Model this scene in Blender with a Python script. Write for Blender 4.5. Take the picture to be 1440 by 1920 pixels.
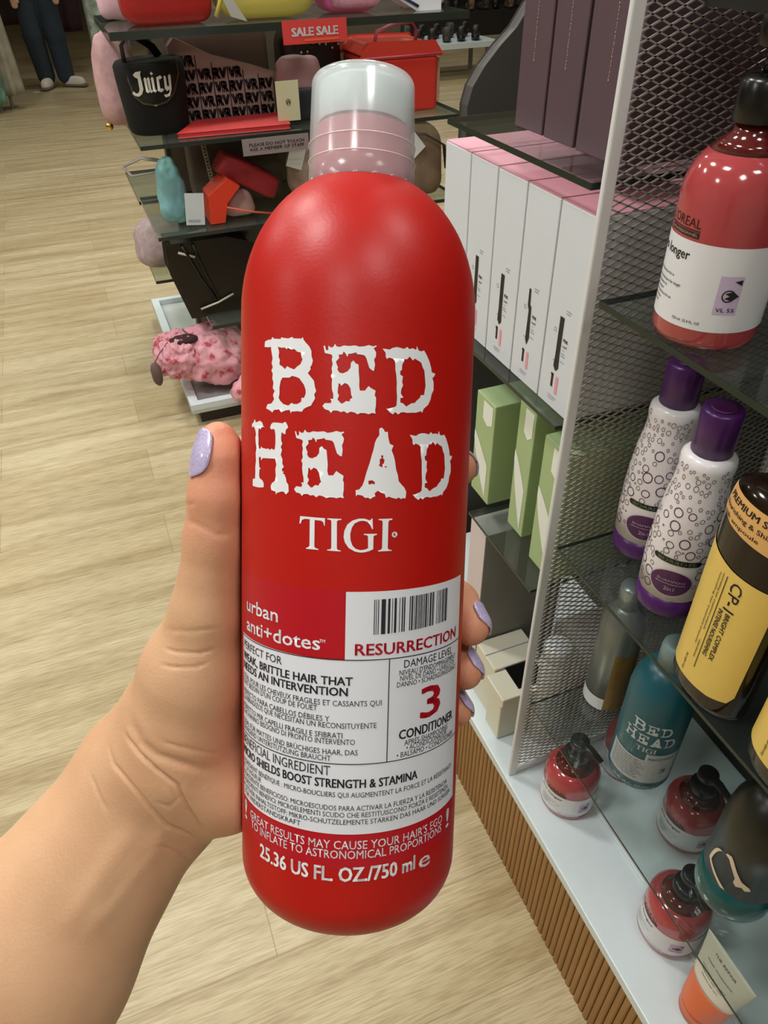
import bpy, bmesh, math, random
import numpy as np
from mathutils import Matrix, Vector
random.seed(7)
for o in list(bpy.data.objects): bpy.data.objects.remove(o)
scene = bpy.context.scene
COL = scene.collection

# ---------------- camera, world, lights, exposure ----------------
CAM = Vector((0.0, 0.0, 1.42))
RT = Vector((0.93053024, -0.36588219, -0.01561077))
UP = Vector((0.24075927, 0.57907812, 0.77891174))
FW = Vector((0.27595008, 0.72855936, -0.62693923))
FPX = 1400.0
cd = bpy.data.cameras.new('camera'); cam = bpy.data.objects.new('camera', cd); COL.objects.link(cam)
cd.sensor_fit = 'VERTICAL'; cd.sensor_height = 36.0; cd.lens = FPX/1920*36.0
cd.clip_start = 0.01; cd.clip_end = 100
cam.matrix_world = Matrix(((RT.x,UP.x,-FW.x,CAM.x),(RT.y,UP.y,-FW.y,CAM.y),(RT.z,UP.z,-FW.z,CAM.z),(0,0,0,1)))
scene.camera = cam
scene.view_settings.view_transform = 'Standard'; scene.view_settings.look = 'None'
scene.view_settings.gamma = 1.0; scene.view_settings.exposure = 0.07
w = bpy.data.worlds.new('world'); scene.world = w; w.use_nodes = True
w.node_tree.nodes['Background'].inputs[0].default_value = (0.85, 0.9, 1.0, 1)
w.node_tree.nodes['Background'].inputs[1].default_value = 0.30
CEIL = 3.0; LAMPK = 1.0
LAMPS = [(-0.75, 0.75, 22), (0.35, -0.7, 7), (-0.9, -0.9, 9), (-0.6, 2.1, 24), (1.0, 2.0, 20), (-1.9, 3.6, 22), (0.9, 3.9, 24), (-0.9, 6.2, 16), (1.9, 6.3, 20), (3.6, 8.2, 18), (0.6, 9.3, 7), (5.6, 10.6, 6), (-3.0, 1.0, 18), (2.6, 4.2, 14), (1.15, 0.1, 6)]

# ---------------- helpers ----------------
def lin(c):
    if isinstance(c, str):
        c = c.lstrip('#'); c = [int(c[i:i+2],16)/255 for i in (0,2,4)]
    return tuple((x/12.92 if x <= 0.04045 else ((x+0.055)/1.055)**2.4) for x in c)+(1,)
def M(name, color, rough=0.5, metal=0, spec=0.5, coat=0, sss=0, trans=0, noise=0, nscale=30, bump=0, bscale=200, emis=0, sheen=0, alpha=1, ncol=None, stretch=None):
    m = bpy.data.materials.new(name); m.use_nodes = True; nt = m.node_tree; b = nt.nodes['Principled BSDF']
    b.inputs['Base Color'].default_value = lin(color); b.inputs['Roughness'].default_value = rough
    b.inputs['Metallic'].default_value = metal; b.inputs['Specular IOR Level'].default_value = spec
    b.inputs['Coat Weight'].default_value = coat; b.inputs['Coat Roughness'].default_value = 0.1
    b.inputs['Transmission Weight'].default_value = trans; b.inputs['Sheen Weight'].default_value = sheen
    if sss: b.inputs['Subsurface Weight'].default_value = sss; b.inputs['Subsurface Radius'].default_value = (1,0.35,0.2); b.inputs['Subsurface Scale'].default_value = 0.006
    if emis: b.inputs['Emission Color'].default_value = lin(color); b.inputs['Emission Strength'].default_value = emis
    if alpha < 1: b.inputs['Alpha'].default_value = alpha
    if noise or bump:
        tc = nt.nodes.new('ShaderNodeTexCoord'); src = tc.outputs['Object']
        if stretch:
            mp = nt.nodes.new('ShaderNodeMapping'); mp.inputs['Scale'].default_value = stretch; nt.links.new(src, mp.inputs[0]); src = mp.outputs[0]
    if noise:
        n = nt.nodes.new('ShaderNodeTexNoise'); n.inputs['Scale'].default_value = nscale; n.inputs['Detail'].default_value = 5
        nt.links.new(src, n.inputs['Vector'])
        r = nt.nodes.new('ShaderNodeValToRGB'); r.color_ramp.elements[0].position = 0.3; r.color_ramp.elements[1].position = 0.7
        c = lin(color)
        c2 = lin(ncol) if ncol else tuple(x*(1-noise) for x in c[:3])+(1,)
        r.color_ramp.elements[0].color = c2; r.color_ramp.elements[1].color = c
        nt.links.new(n.outputs[0], r.inputs[0]); nt.links.new(r.outputs[0], b.inputs['Base Color'])
    if bump:
        n = nt.nodes.new('ShaderNodeTexNoise'); n.inputs['Scale'].default_value = bscale; n.inputs['Detail'].default_value = 4
        nt.links.new(src, n.inputs['Vector']); bp = nt.nodes.new('ShaderNodeBump'); bp.inputs['Strength'].default_value = bump; bp.inputs['Distance'].default_value = 0.002
        nt.links.new(n.outputs[0], bp.inputs['Height']); nt.links.new(bp.outputs[0], b.inputs['Normal'])
    return m
def schlick(nt, f0=0.04, k=0.9):
    lw = nt.nodes.new('ShaderNodeLayerWeight'); lw.inputs['Blend'].default_value = 0.5
    pw = nt.nodes.new('ShaderNodeMath'); pw.operation = 'POWER'; pw.inputs[1].default_value = 5; ml = nt.nodes.new('ShaderNodeMath'); ml.operation = 'MULTIPLY_ADD'; ml.inputs[1].default_value = k; ml.inputs[2].default_value = f0
    nt.links.new(lw.outputs['Facing'], pw.inputs[0]); nt.links.new(pw.outputs[0], ml.inputs[0]); return ml
def glassmat(name, tint, density=0.12, rough=0.02):
    m = bpy.data.materials.new(name); m.use_nodes = True; nt = m.node_tree; nt.nodes.clear()
    out = nt.nodes.new('ShaderNodeOutputMaterial'); tr = nt.nodes.new('ShaderNodeBsdfTransparent'); gl = nt.nodes.new('ShaderNodeBsdfGlossy')
    df = nt.nodes.new('ShaderNodeBsdfDiffuse'); mx = nt.nodes.new('ShaderNodeMixShader'); mx2 = nt.nodes.new('ShaderNodeMixShader'); fr = schlick(nt)
    tr.inputs[0].default_value = tuple(x**0.5 for x in lin(tint)); gl.inputs['Roughness'].default_value = rough; df.inputs[0].default_value = lin((0.72,0.76,0.74))
    mx2.inputs[0].default_value = density
    nt.links.new(tr.outputs[0], mx2.inputs[1]); nt.links.new(df.outputs[0], mx2.inputs[2])
    nt.links.new(fr.outputs[0], mx.inputs[0]); nt.links.new(mx2.outputs[0], mx.inputs[1]); nt.links.new(gl.outputs[0], mx.inputs[2])
    nt.links.new(mx.outputs[0], out.inputs[0]); return m

class MB:
    def __init__(s): s.v = []; s.f = []; s.sm = []
    def add(s, v, f, smooth=False):
        n = len(s.v); s.v += [tuple(map(float, p)) for p in v]; s.f += [tuple(n+i for i in q) for q in f]; s.sm += [smooth]*len(f); return s
    def box(s, a, b):
        x0,y0,z0 = a; x1,y1,z1 = b
        return s.add([(x0,y0,z0),(x1,y0,z0),(x1,y1,z0),(x0,y1,z0),(x0,y0,z1),(x1,y0,z1),(x1,y1,z1),(x0,y1,z1)],
              [(0,3,2,1),(4,5,6,7),(0,1,5,4),(1,2,6,5),(2,3,7,6),(3,0,4,7)])
    def lathe(s, prof, n=48, c=(0,0), sx=1, sy=1, cap=True, smooth=True):
        k = len(prof); v = []; f = []
        for r, z in prof:
            for i in range(n):
                a = 2*math.pi*i/n; v.append((c[0]+r*sx*math.cos(a), c[1]+r*sy*math.sin(a), z))
        for j in range(k-1):
            for i in range(n):
                i2 = (i+1) % n; f.append((j*n+i, j*n+i2, (j+1)*n+i2, (j+1)*n+i))
        if cap:
            f.append(tuple(range(n-1,-1,-1))); f.append(tuple((k-1)*n+i for i in range(n)))
        return s.add(v, f, smooth)
    def tube(s, pts, r, n=8, flat=1.0, cap=True, closed=False):
        pts = [Vector(p) for p in pts]; rs = r if isinstance(r, (list,tuple)) else [r]*len(pts)
        v = []; f = []; up = None
        for i, p in enumerate(pts):
            d = (pts[min(i+1,len(pts)-1)]-pts[max(i-1,0)]).normalized()
            if up is None:
                up = Vector((0,0,1)) if abs(d.z) < 0.9 else Vector((1,0,0))
            a = d.cross(up).normalized(); b = a.cross(d).normalized(); up = b
            for k in range(n):
                t = 2*math.pi*k/n; v.append(p+a*(rs[i]*math.cos(t))+b*(rs[i]*flat*math.sin(t)))
        for i in range(len(pts)-1):
            for k in range(n):
                k2 = (k+1) % n; f.append((i*n+k, i*n+k2, (i+1)*n+k2, (i+1)*n+k))
        if cap: f.append(tuple(range(n-1,-1,-1))); f.append(tuple((len(pts)-1)*n+k for k in range(n)))
        return s.add(v, f, True)
    def prism(s, poly, axis, a, b):   # poly in the 2 other axes, extruded along axis between a and b
        n = len(poly)
        def P(q, t):
            if axis == 'y': return (q[0], t, q[1])
            if axis == 'x': return (t, q[0], q[1])
            return (q[0], q[1], t)
        v = [P(q, a) for q in poly]+[P(q, b) for q in poly]
        f = [tuple(range(n)), tuple(range(2*n-1, n-1, -1))]+[(i, (i+1)%n, n+(i+1)%n, n+i) for i in range(n)]
        return s.add(v, f)
    def blob(s, c, size, e=0.35, n=20, taper=0.0, lump=0.0, seed=0, shear=0.0):   # superellipsoid: e small = boxy
        v = []; f = []; rnd = random.Random(seed); ph = [rnd.uniform(0,6.28) for _ in range(8)]
        def sp(x, p): return math.copysign(abs(x)**p, x)
        m = n
        for j in range(m+1):
            ph1 = -math.pi/2+math.pi*j/m
            for i in range(2*n):
                th = math.pi*i/n
                x = sp(math.cos(ph1), e)*sp(math.cos(th), e); y = sp(math.cos(ph1), e)*sp(math.sin(th), e); z = sp(math.sin(ph1), e)
                t = 1-taper*(z*0.5+0.5)
                L = 1+lump*(math.sin(3*x+ph[0]+2*z)*0.5+math.sin(5*z+ph[1]+3*y)*0.3+math.sin(7*x+4*y+ph[2])*0.25+math.sin(11*z+9*x+ph[3])*0.15)
                v.append((c[0]+size[0]/2*x*t*L+shear*z*size[2]/2, c[1]+size[1]/2*y*t*L, c[2]+size[2]/2*z*L))
        for j in range(m):
            for i in range(2*n):
                i2 = (i+1) % (2*n); f.append((j*2*n+i, j*2*n+i2, (j+1)*2*n+i2, (j+1)*2*n+i))
        return s.add(v, f, True)
    def build(s, name, mat, parent=None, bevel=0.0, segs=2, loc=None):
        me = bpy.data.meshes.new(name); v = s.v
        if loc: v = [(p[0]-loc[0], p[1]-loc[1], p[2]-loc[2]) for p in v]
        me.from_pydata(v, [], s.f); me.update()
        for p, q in zip(me.polygons, s.sm): p.use_smooth = q
        o = bpy.data.objects.new(name, me); COL.objects.link(o)
        if mat: me.materials.append(mat)
        if loc: o.location = loc
        if parent: o.parent = parent
        if bevel:
            md = o.modifiers.new('bevel', 'BEVEL'); md.width = bevel; md.segments = segs; md.limit_method = 'ANGLE'
        return o
def tag(o, label=None, cat=None, group=None, kind=None):
    if label: o['label'] = label
    if cat: o['category'] = cat
    if group: o['group'] = group
    if kind: o['kind'] = kind
    return o
def thing(name, label, cat, loc=(0,0,0), rz=0, group=None):
    o = bpy.data.objects.new(name, None); COL.objects.link(o); o.location = loc; o.rotation_euler = (0,0,rz); o.empty_display_size = 0.02
    return tag(o, label, cat, group)
def crumple(o, strength, size, seed=0, sub=1):
    tx = bpy.data.textures.new('folds', 'CLOUDS'); tx.noise_scale = size; tx.noise_depth = 2
    if sub: s = o.modifiers.new('sub', 'SUBSURF'); s.levels = s.render_levels = sub
    d = o.modifiers.new('folds', 'DISPLACE'); d.texture = tx; d.strength = strength; d.mid_level = 0.5; return o
def dup(root, loc, label, rz=None, group=None):
    r = root.copy(); COL.objects.link(r); r.location = loc; r['label'] = label
    if rz is not None: r.rotation_euler = (0,0,rz)
    if group: r['group'] = group
    for ch in list(root.children):
        c = ch.copy(); COL.objects.link(c); c.parent = r
        for g in ch.children:
            d = g.copy(); COL.objects.link(d); d.parent = c
    return r
def struct(o): o['kind'] = 'structure'; return o

# ---------------- writing ----------------
def curve_mesh(cu):
    ob = bpy.data.objects.new('tmp', cu); COL.objects.link(ob)
    bpy.context.view_layer.update()
    me = bpy.data.meshes.new_from_object(ob.evaluated_get(bpy.context.evaluated_depsgraph_get()))
    bpy.data.objects.remove(ob); return me
def text_mesh(s, bold=0.0, res=2):
    cu = bpy.data.curves.new('t', 'FONT'); cu.body = s; cu.size = 1; cu.resolution_u = res; cu.offset = bold*0.018; cu.fill_mode = 'FRONT'; cu.dimensions = '2D'
    me = curve_mesh(cu); return me
def loops_mesh(loops):
    cu = bpy.data.curves.new('l', 'CURVE'); cu.dimensions = '2D'; cu.fill_mode = 'BOTH'
    for L in loops:
        sp = cu.splines.new('POLY'); sp.points.add(len(L)-1)
        for p, q in zip(sp.points, L): p.co = (q[0], q[1], 0, 1)
        sp.use_cyclic_u = True
    return curve_mesh(cu)
_h = text_mesh('H'); CAPH = max(v.co.y for v in _h.vertices)
class Print:
    """collects flat 2-D shapes (mm) and lays them on a cylinder or a plane"""
    def __init__(s): s.bm = bmesh.new()
    def _merge(s, me, T):
        b = bmesh.new(); b.from_mesh(me)
        for v in b.verts: v.co = Vector(T(v.co.x, v.co.y)+(0,))
        tmp = bpy.data.meshes.new('x'); b.to_mesh(tmp); b.free(); s.bm.from_mesh(tmp); bpy.data.meshes.remove(tmp)
    def text(s, t, u0, u1, v, cap, bold=0, slant=0):
        me = text_mesh(t, 0); xs = [p.co.x for p in me.vertices]
        if not xs: return s
        a, b = min(xs), max(xs); k = (u1-u0)/max(b-a, 1e-6); ky = cap/CAPH
        sh = bold*cap*0.032
        for dx, dy in (((-sh,-sh*0.6),(sh,-sh*0.6),(-sh,sh*0.6),(sh,sh*0.6)) if bold else ((0,0),)):
            s._merge(me, lambda x, y: (u0+(x-a)*k+slant*y+dx, v+y*ky+dy))
        return s
    def loops(s, L): s._merge(loops_mesh(L), lambda x, y: (x, y)); return s
    def rect(s, u0, v0, u1, v1):
        vs = [s.bm.verts.new((a,b,0)) for a,b in ((u0,v0),(u1,v0),(u1,v1),(u0,v1))]; s.bm.faces.new(vs); return s
    def ring(s, cu, cv, r0, r1, n=20, sx=1, sy=1):
        a = []; b = []
        for i in range(n):
            t = 2*math.pi*i/n; a.append(s.bm.verts.new((cu+r0*sx*math.cos(t), cv+r0*sy*math.sin(t),0))); b.append(s.bm.verts.new((cu+r1*sx*math.cos(t), cv+r1*sy*math.sin(t),0)))
        for i in range(n): s.bm.faces.new((a[i], a[(i+1)%n], b[(i+1)%n], b[i]))
        return s
    def disc(s, cu, cv, r, n=20, sx=1, sy=1):
        s.bm.faces.new([s.bm.verts.new((cu+r*sx*math.cos(2*math.pi*i/n), cv+r*sy*math.sin(2*math.pi*i/n),0)) for i in range(n)]); return s
    def rot(s, c, ang):
        ca, sa = math.cos(ang), math.sin(ang)
        for v in s.bm.verts: x, y = v.co.x-c[0], v.co.y-c[1]; v.co.x = c[0]+x*ca-y*sa; v.co.y = c[1]+x*sa+y*ca
        return s
    def out(s, name, mat, parent, fn, step=None):
        bm = s.bm
        if step:
            us = [v.co.x for v in bm.verts]
            x = math.floor(min(us)/step)*step+step
            while x < max(us):
                bmesh.ops.bisect_plane(bm, geom=bm.verts[:]+bm.edges[:]+bm.faces[:], plane_co=(x,0,0), plane_no=(1,0,0)); x += step
        bmesh.ops.recalc_face_normals(bm, faces=bm.faces)
        for v in bm.verts: v.co = Vector(fn(v.co.x, v.co.y))
        me = bpy.data.meshes.new(name); bm.to_mesh(me); bm.free()
        for p in me.polygons: p.use_smooth = bool(step)
        me.materials.append(mat); o = bpy.data.objects.new(name, me); COL.objects.link(o); o.parent = parent; return o
def cyl(R, ang=0.0, z0=0.0, eps=0.0002, sx=1, sy=1):
    """u,v in mm on a cylinder of radius R metres; ang = direction faced (0 = -Y)"""
    def fn(u, v):
        t = u/1000/R+ang; return ((R+eps)*math.sin(t)*sx, -(R+eps)*math.cos(t)*sy, z0+v/1000)
    return fn
def lab_patch(u0, v0, u1, v1, step=2.0):
    p = Print(); p.rect(u0, v0, u1, v1); return p
def plane_fn(org, du, dv, nrm=(0,0,0), eps=0.0003):
    O, A, B, N = Vector(org), Vector(du), Vector(dv), Vector(nrm)
    return lambda u, v: tuple(O+A*(u/1000)+B*(v/1000)+N*eps)

# ---------------- smooth body surfaces from joined tapering limbs ----------------
def smin(a, b, k):
    h = np.clip(0.5+0.5*(b-a)/k, 0, 1); return b*(1-h)+a*h-k*h*(1-h)
def cone_d(P, c):
    a, b, r1, r2 = c; a = np.array(a, np.float32); b = np.array(b, np.float32); ab = b-a
    t = np.clip(((P-a)@ab)/max(ab@ab, 1e-12), 0, 1); d = np.linalg.norm(P-a-t[:,None]*ab, axis=1)
    return d-(r1+(r2-r1)*t)
def surface_nets(fn, lo, hi, res):
    C = 4; cs = res*C
    nb = [int(math.ceil((hi[i]-lo[i])/cs)) for i in range(3)]
    g = [np.arange(n+1)*cs+lo[i] for i, n in enumerate(nb)]
    cen = np.stack(np.meshgrid(*[x[:-1]+cs/2 for x in g], indexing='ij'), -1).reshape(-1,3).astype(np.float32)
    dc = fn(cen).reshape(nb)
    n = [k*C for k in nb]; F = np.repeat(np.repeat(np.repeat(dc, C, 0), C, 1), C, 2)
    F = np.pad(F, ((0,1),)*3, mode='edge').astype(np.float32)
    near = np.abs(dc) < cs*1.1
    near = np.repeat(np.repeat(np.repeat(near, C, 0), C, 1), C, 2); near = np.pad(near, ((0,1),)*3, mode='edge')
    idx = np.argwhere(near); pts = (idx*res+np.array(lo)).astype(np.float32)
    vals = np.concatenate([fn(pts[i:i+400000]) for i in range(0, len(pts), 400000)]); F[near] = vals
    S = F < 0; nx, ny, nz = F.shape
    c = [S[i:nx-1+i, j:ny-1+j, k:nz-1+k] for i in (0,1) for j in (0,1) for k in (0,1)]
    cnt = sum(x.astype(np.int8) for x in c); mask = (cnt > 0) & (cnt < 8)
    cells = np.argwhere(mask); ID = -np.ones(mask.shape, np.int32); ID[mask] = np.arange(len(cells))
    acc = np.zeros((len(cells),3)); num = np.zeros(len(cells))
    cor = [(i,j,k) for i in (0,1) for j in (0,1) for k in (0,1)]
    for p in range(8):
        for q in range(p+1, 8):
            a, b = np.array(cor[p]), np.array(cor[q])
            if abs(a-b).sum() != 1: continue
            fa = F[tuple((cells+a).T)]; fb = F[tuple((cells+b).T)]; m = (fa < 0) != (fb < 0)
            t = np.where(m, fa/np.where(m, fa-fb, 1), 0)
            acc += m[:,None]*(a+t[:,None]*(b-a)); num += m
    V = (cells+acc/num[:,None])*res+np.array(lo)
    faces = []
    for ax in range(3):
        o1, o2 = [d for d in range(3) if d != ax]
        sl = [slice(1,-1)]*3; sl[ax] = slice(0, -1); sl2 = [slice(1,-1)]*3; sl2[ax] = slice(1, None)
        A = S[tuple(sl)]; B = S[tuple(sl2)]
        E = np.argwhere(A != B); off = np.array([1,1,1]); off[ax] = 0; base = E+off
        sgn = A[tuple(E.T)]
        u = np.zeros(3, int); u[o1] = 1; v = np.zeros(3, int); v[o2] = 1
        i0 = ID[tuple((base-u-v).T)]; i1 = ID[tuple((base-v).T)]; i2 = ID[tuple(base.T)]; i3 = ID[tuple((base-u).T)]
        q = np.stack([i0,i1,i2,i3], 1); flip = sgn if ax != 1 else ~sgn
        q[~flip] = q[~flip][:, ::-1]; faces.append(q)
    return V, np.concatenate(faces)
def np_mesh(name, V, Fc, mat, parent=None, loc=None):
    me = bpy.data.meshes.new(name)
    if loc is not None: V = V-np.array(loc)
    me.vertices.add(len(V)); me.vertices.foreach_set('co', V.astype(np.float32).ravel())
    me.loops.add(len(Fc)*4); me.loops.foreach_set('vertex_index', Fc.astype(np.int32).ravel())
    me.polygons.add(len(Fc)); me.polygons.foreach_set('loop_start', np.arange(len(Fc), dtype=np.int32)*4)
    me.polygons.foreach_set('use_smooth', np.ones(len(Fc), bool)); me.update(calc_edges=True); me.validate()
    me.materials.append(mat); o = bpy.data.objects.new(name, me); COL.objects.link(o)
    if parent: o.parent = parent
    if loc is not None: o.location = loc
    return o
def world(p):      # from the photographer's viewpoint (right, up, forward in metres) to the shop
    return CAM+RT*p[0]+UP*p[1]+FW*p[2]
# ---------------- room ----------------
def floor_mat():
    m = bpy.data.materials.new('oak_vinyl'); m.use_nodes = True; nt = m.node_tree; b = nt.nodes['Principled BSDF']; N = nt.nodes.new; L = nt.links.new
    tc = N('ShaderNodeTexCoord')
    br = N('ShaderNodeTexBrick'); br.inputs['Scale'].default_value = 1; br.inputs['Brick Width'].default_value = 1.25; br.inputs['Row Height'].default_value = 0.19
    br.inputs['Mortar Size'].default_value = 0.0012; br.inputs['Mortar Smooth'].default_value = 0.2; br.inputs['Bias'].default_value = 0.0; br.offset = 0.37
    br.inputs['Color1'].default_value = lin('#D0C3A0'); br.inputs['Color2'].default_value = lin('#C2B28A'); br.inputs['Mortar'].default_value = lin('#AFA07A')
    L(tc.outputs['Object'], br.inputs['Vector'])
    mp = N('ShaderNodeMapping'); mp.inputs['Scale'].default_value = (0.9, 11, 1); L(tc.outputs['Object'], mp.inputs[0])
    n1 = N('ShaderNodeTexNoise'); n1.inputs['Scale'].default_value = 1.6; n1.inputs['Detail'].default_value = 7; n1.inputs['Roughness'].default_value = 0.62; n1.inputs['Distortion'].default_value = 0.6
    L(mp.outputs[0], n1.inputs['Vector'])
    r1 = N('ShaderNodeValToRGB'); r1.color_ramp.elements[0].position = 0.33; r1.color_ramp.elements[0].color = lin('#B8A682'); r1.color_ramp.elements[1].position = 0.62; r1.color_ramp.elements[1].color = (1,1,1,1)
    L(n1.outputs[0], r1.inputs[0])
    mx = N('ShaderNodeMixRGB'); mx.blend_type = 'MULTIPLY'; mx.inputs[0].default_value = 0.62; L(br.outputs[0], mx.inputs[1]); L(r1.outputs[0], mx.inputs[2])
    mp2 = N('ShaderNodeMapping'); mp2.inputs['Scale'].default_value = (6, 90, 1); L(tc.outputs['Object'], mp2.inputs[0])
    n2 = N('ShaderNodeTexNoise'); n2.inputs['Scale'].default_value = 3; n2.inputs['Detail'].default_value = 6; L(mp2.outputs[0], n2.inputs['Vector'])
    r2 = N('ShaderNodeValToRGB'); r2.color_ramp.elements[0].position = 0.35; r2.color_ramp.elements[0].color = lin('#BBAE90'); r2.color_ramp.elements[1].position = 0.6; r2.color_ramp.elements[1].color = (1,1,1,1)
    L(n2.outputs[0], r2.inputs[0])
    mx2 = N('ShaderNodeMixRGB'); mx2.blend_type = 'MULTIPLY'; mx2.inputs[0].default_value = 0.5; L(mx.outputs[0], mx2.inputs[1]); L(r2.outputs[0], mx2.inputs[2])
    L(mx2.outputs[0], b.inputs['Base Color']); b.inputs['Roughness'].default_value = 0.42
    bp = N('ShaderNodeBump'); bp.inputs['Strength'].default_value = 0.25; bp.inputs['Distance'].default_value = 0.002; L(n2.outputs[0], bp.inputs['Height']); L(bp.outputs[0], b.inputs['Normal'])
    return m
MFLOOR = floor_mat()
struct(MB().box((-5,-3,-0.1),(9,17,0)).build('floor', MFLOOR))
MWALL = M('taupe_wall', '#6E685A', 0.8, noise=0.15, nscale=3); MCEIL = M('ceiling_white', '#D8D6CE', 0.9)
MWALL2 = M('pale_wall', '#B9B3A6', 0.8)
struct(MB().box((-5,17,0),(9,17.1,CEIL)).build('wall_back', MWALL))
struct(MB().box((-5.1,-3,0),(-5,17,CEIL)).build('wall_left', MWALL2))
struct(MB().box((9,-3,0),(9.1,17,CEIL)).build('wall_right', MWALL))
struct(MB().box((-5,-3.1,0),(9,-3,CEIL)).build('wall_front', MWALL2))
struct(MB().box((-5,-3,CEIL),(9,17,CEIL+0.1)).build('ceiling', MCEIL))
MLAMP = M('lamp_face', '#FFFFFF', 0.5, emis=6); MTRIM = M('lamp_trim', '#E9E9E6', 0.4)
for i, (x, y, p) in enumerate(LAMPS):
    t = thing('ceiling_light', 'square recessed ceiling light over the shop floor', 'light', (x, y, CEIL), 0, 'recessed ceiling lights')
    MB().box((-0.24,-0.24,-0.02),(0.24,0.24,0.0)).build('frame', MTRIM, t)
    MB().box((-0.2,-0.2,-0.028),(0.2,0.2,-0.021)).build('diffuser', MLAMP, t)
    ld = bpy.data.lights.new('lamp', 'AREA'); ld.shape = 'SQUARE'; ld.size = 0.38; ld.energy = p*LAMPK; ld.color = (1.0, 0.988, 0.96)
    lo = bpy.data.objects.new('lamp', ld); COL.objects.link(lo); lo.parent = t; lo.location = (0,0,-0.035)

# ---------------- shelving unit on the right ----------------
XF = 0.435; YP = 0.591
MWHITE = M('white_laminate', '#D6E2E5', 0.35, noise=0.03, nscale=60); MPOST = M('white_metal', '#DADCDD', 0.4); MMESH = M('grey_mesh', '#A7A29A', 0.45, metal=0.3)
MDARK = M('dark_back', '#2B2926', 0.7, noise=0.3, nscale=8); MWOOD = M('reeded_wood', '#A3773F', 0.5, noise=0.25, nscale=3, stretch=(6,30,2))
MBLACK = M('black_plastic', '#0B0B0C', 0.25); MGLASS = glassmat('shelf_glass', (0.90,0.93,0.92), 0.015); MEDGE = M('glass_edge', '#10241F', 0.15)
t = thing('display_plinth', 'long white-topped base with reeded brown wood front', 'plinth', (XF, 0.2, 0))
mb = MB(); mb.box((0.012,-1.2,0),(0.42,0.98,0.258))
y = -1.2
poly = []
while y < 0.98:
    mb.prism([(0.012,y),(0.0092,y+0.0006),(0.008,y+0.0025),(0.0078,y+0.006),(0.008,y+0.0095),(0.0092,y+0.0114),(0.012,y+0.012)], 'z', 0.0, 0.258); y += 0.013
mb.build('reeded_front', MWOOD, t)
MB().box((-0.004,-1.2,0.258),(0.42,0.98,0.278)).build('white_top', MWHITE, t, bevel=0.0015)
MSEAM = M('seam', '#8F9698', 0.6)
mb = MB(); mb.box((0.10,-1.2,0.278),(0.36,0.34,0.2845)); mb.build('raised_panel', MWHITE, t, bevel=0.0015)
# backs, top
o = MB().box((0.80,-1.0,0.2785),(0.83,1.16,1.72)).build('back_panel', MDARK); tag(o, 'dark back panel rising behind the glass shelves and boxes', 'panel')
o = MB().box((0.50,-1.0,1.357),(0.80,0.575,1.39)).build('upper_shelf', M('black_shelf','#15140f',0.6)); tag(o, 'dark solid shelf above the red pump bottles', 'shelf')

# mesh divider
t = thing('mesh_divider', 'white-framed expanded metal mesh side divider between shelf bays', 'divider', (XF, YP, 0.278))
W = 0.355; Hh = 1.32
mb = MB(); mb.box((0.002,-0.0085,0),(0.0155,-0.0025,Hh)); mb.box((W-0.008,-0.006,0),(W,0.006,Hh)); mb.box((0.0155,-0.006,0),(W-0.008,0.006,0.010)); mb.box((0.0155,-0.006,Hh-0.012),(W-0.008,0.006,Hh)); mb.build('frame', MPOST, t, bevel=0.0018)
px_, pz_ = 0.0205, 0.0086; mb = MB(); nrow = int((Hh-0.02)/pz_); ncol = int((W-0.016)/px_*2)
vs = []; fs = []
hw, th = 0.0008, 0.0005
for r in range(nrow):
    for sgn in (1, -1):
        zc = 0.012+r*pz_+pz_/2; pts = []
        for c in range(ncol+1):
            x = 0.008+c*px_/2; z = zc+(sgn*pz_/2 if c % 2 else -sgn*0.0)
            z = 0.012+r*pz_+(pz_/2 if sgn > 0 else 0)+(pz_/2 if ((c % 2) == (0 if sgn < 0 else 1)) else 0)*(1 if True else 0)
            pts.append((x, z))
        n0 = len(vs)
        for (x, z) in pts: vs += [(x,-th,z-hw),(x,th,z-hw+0.0002),(x,th,z+hw+0.0002),(x,-th,z+hw)]
        for c in range(ncol):
            a = n0+c*4; b = a+4
            fs += [(a,b,b+1,a+1),(a+1,b+1,b+2,a+2),(a+2,b+2,b+3,a+3),(a+3,b+3,b,a)]
mb.add(vs, fs); mb.build('expanded_mesh', MMESH, t)

def glass_shelf(x0, y0, x1, y1, z, label, thick=0.0055):
    t = thing('glass_shelf', label, 'shelf', (x0, y0, z-thick))
    MB().box((0.0006,0.0006,0),(x1-x0-0.0006,y1-y0-0.0006,thick)).build('glass_pane', MGLASS, t)
    e = 0.0006
    mb = MB(); mb.box((0,0,0.0004),(e,y1-y0,thick-0.0004)); mb.box((e,0,0.0004),(x1-x0,e,thick-0.0004)); mb.box((e,y1-y0-e,0.0004),(x1-x0,y1-y0,thick-0.0004)); mb.build('polished_edge', MEDGE, t)
    return t
glass_shelf(XF+0.001, 0.600, 0.79, 0.907, 1.224, 'far glass shelf carrying the tall plum boxes', 0.007)
glass_shelf(XF+0.001, 0.600, 0.79, 0.955, 0.963, 'far glass shelf carrying the white boxes with pink tops')
glass_shelf(XF+0.001, 0.600, 0.79, 0.785, 0.703, 'far glass shelf carrying the pale green boxes')
glass_shelf(XF+0.001, 0.0, 0.79, 0.560, 1.128, 'near glass shelf under the large red pump bottle', 0.007)
glass_shelf(XF+0.001, -0.1, 0.79, 0.560, 0.814, 'near glass shelf under the bubble-print and yellow-labelled bottles')
glass_shelf(XF+0.001, -0.2, 0.79, 0.560, 0.506, 'lowest near glass shelf under the teal bottle', 0.004)

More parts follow.
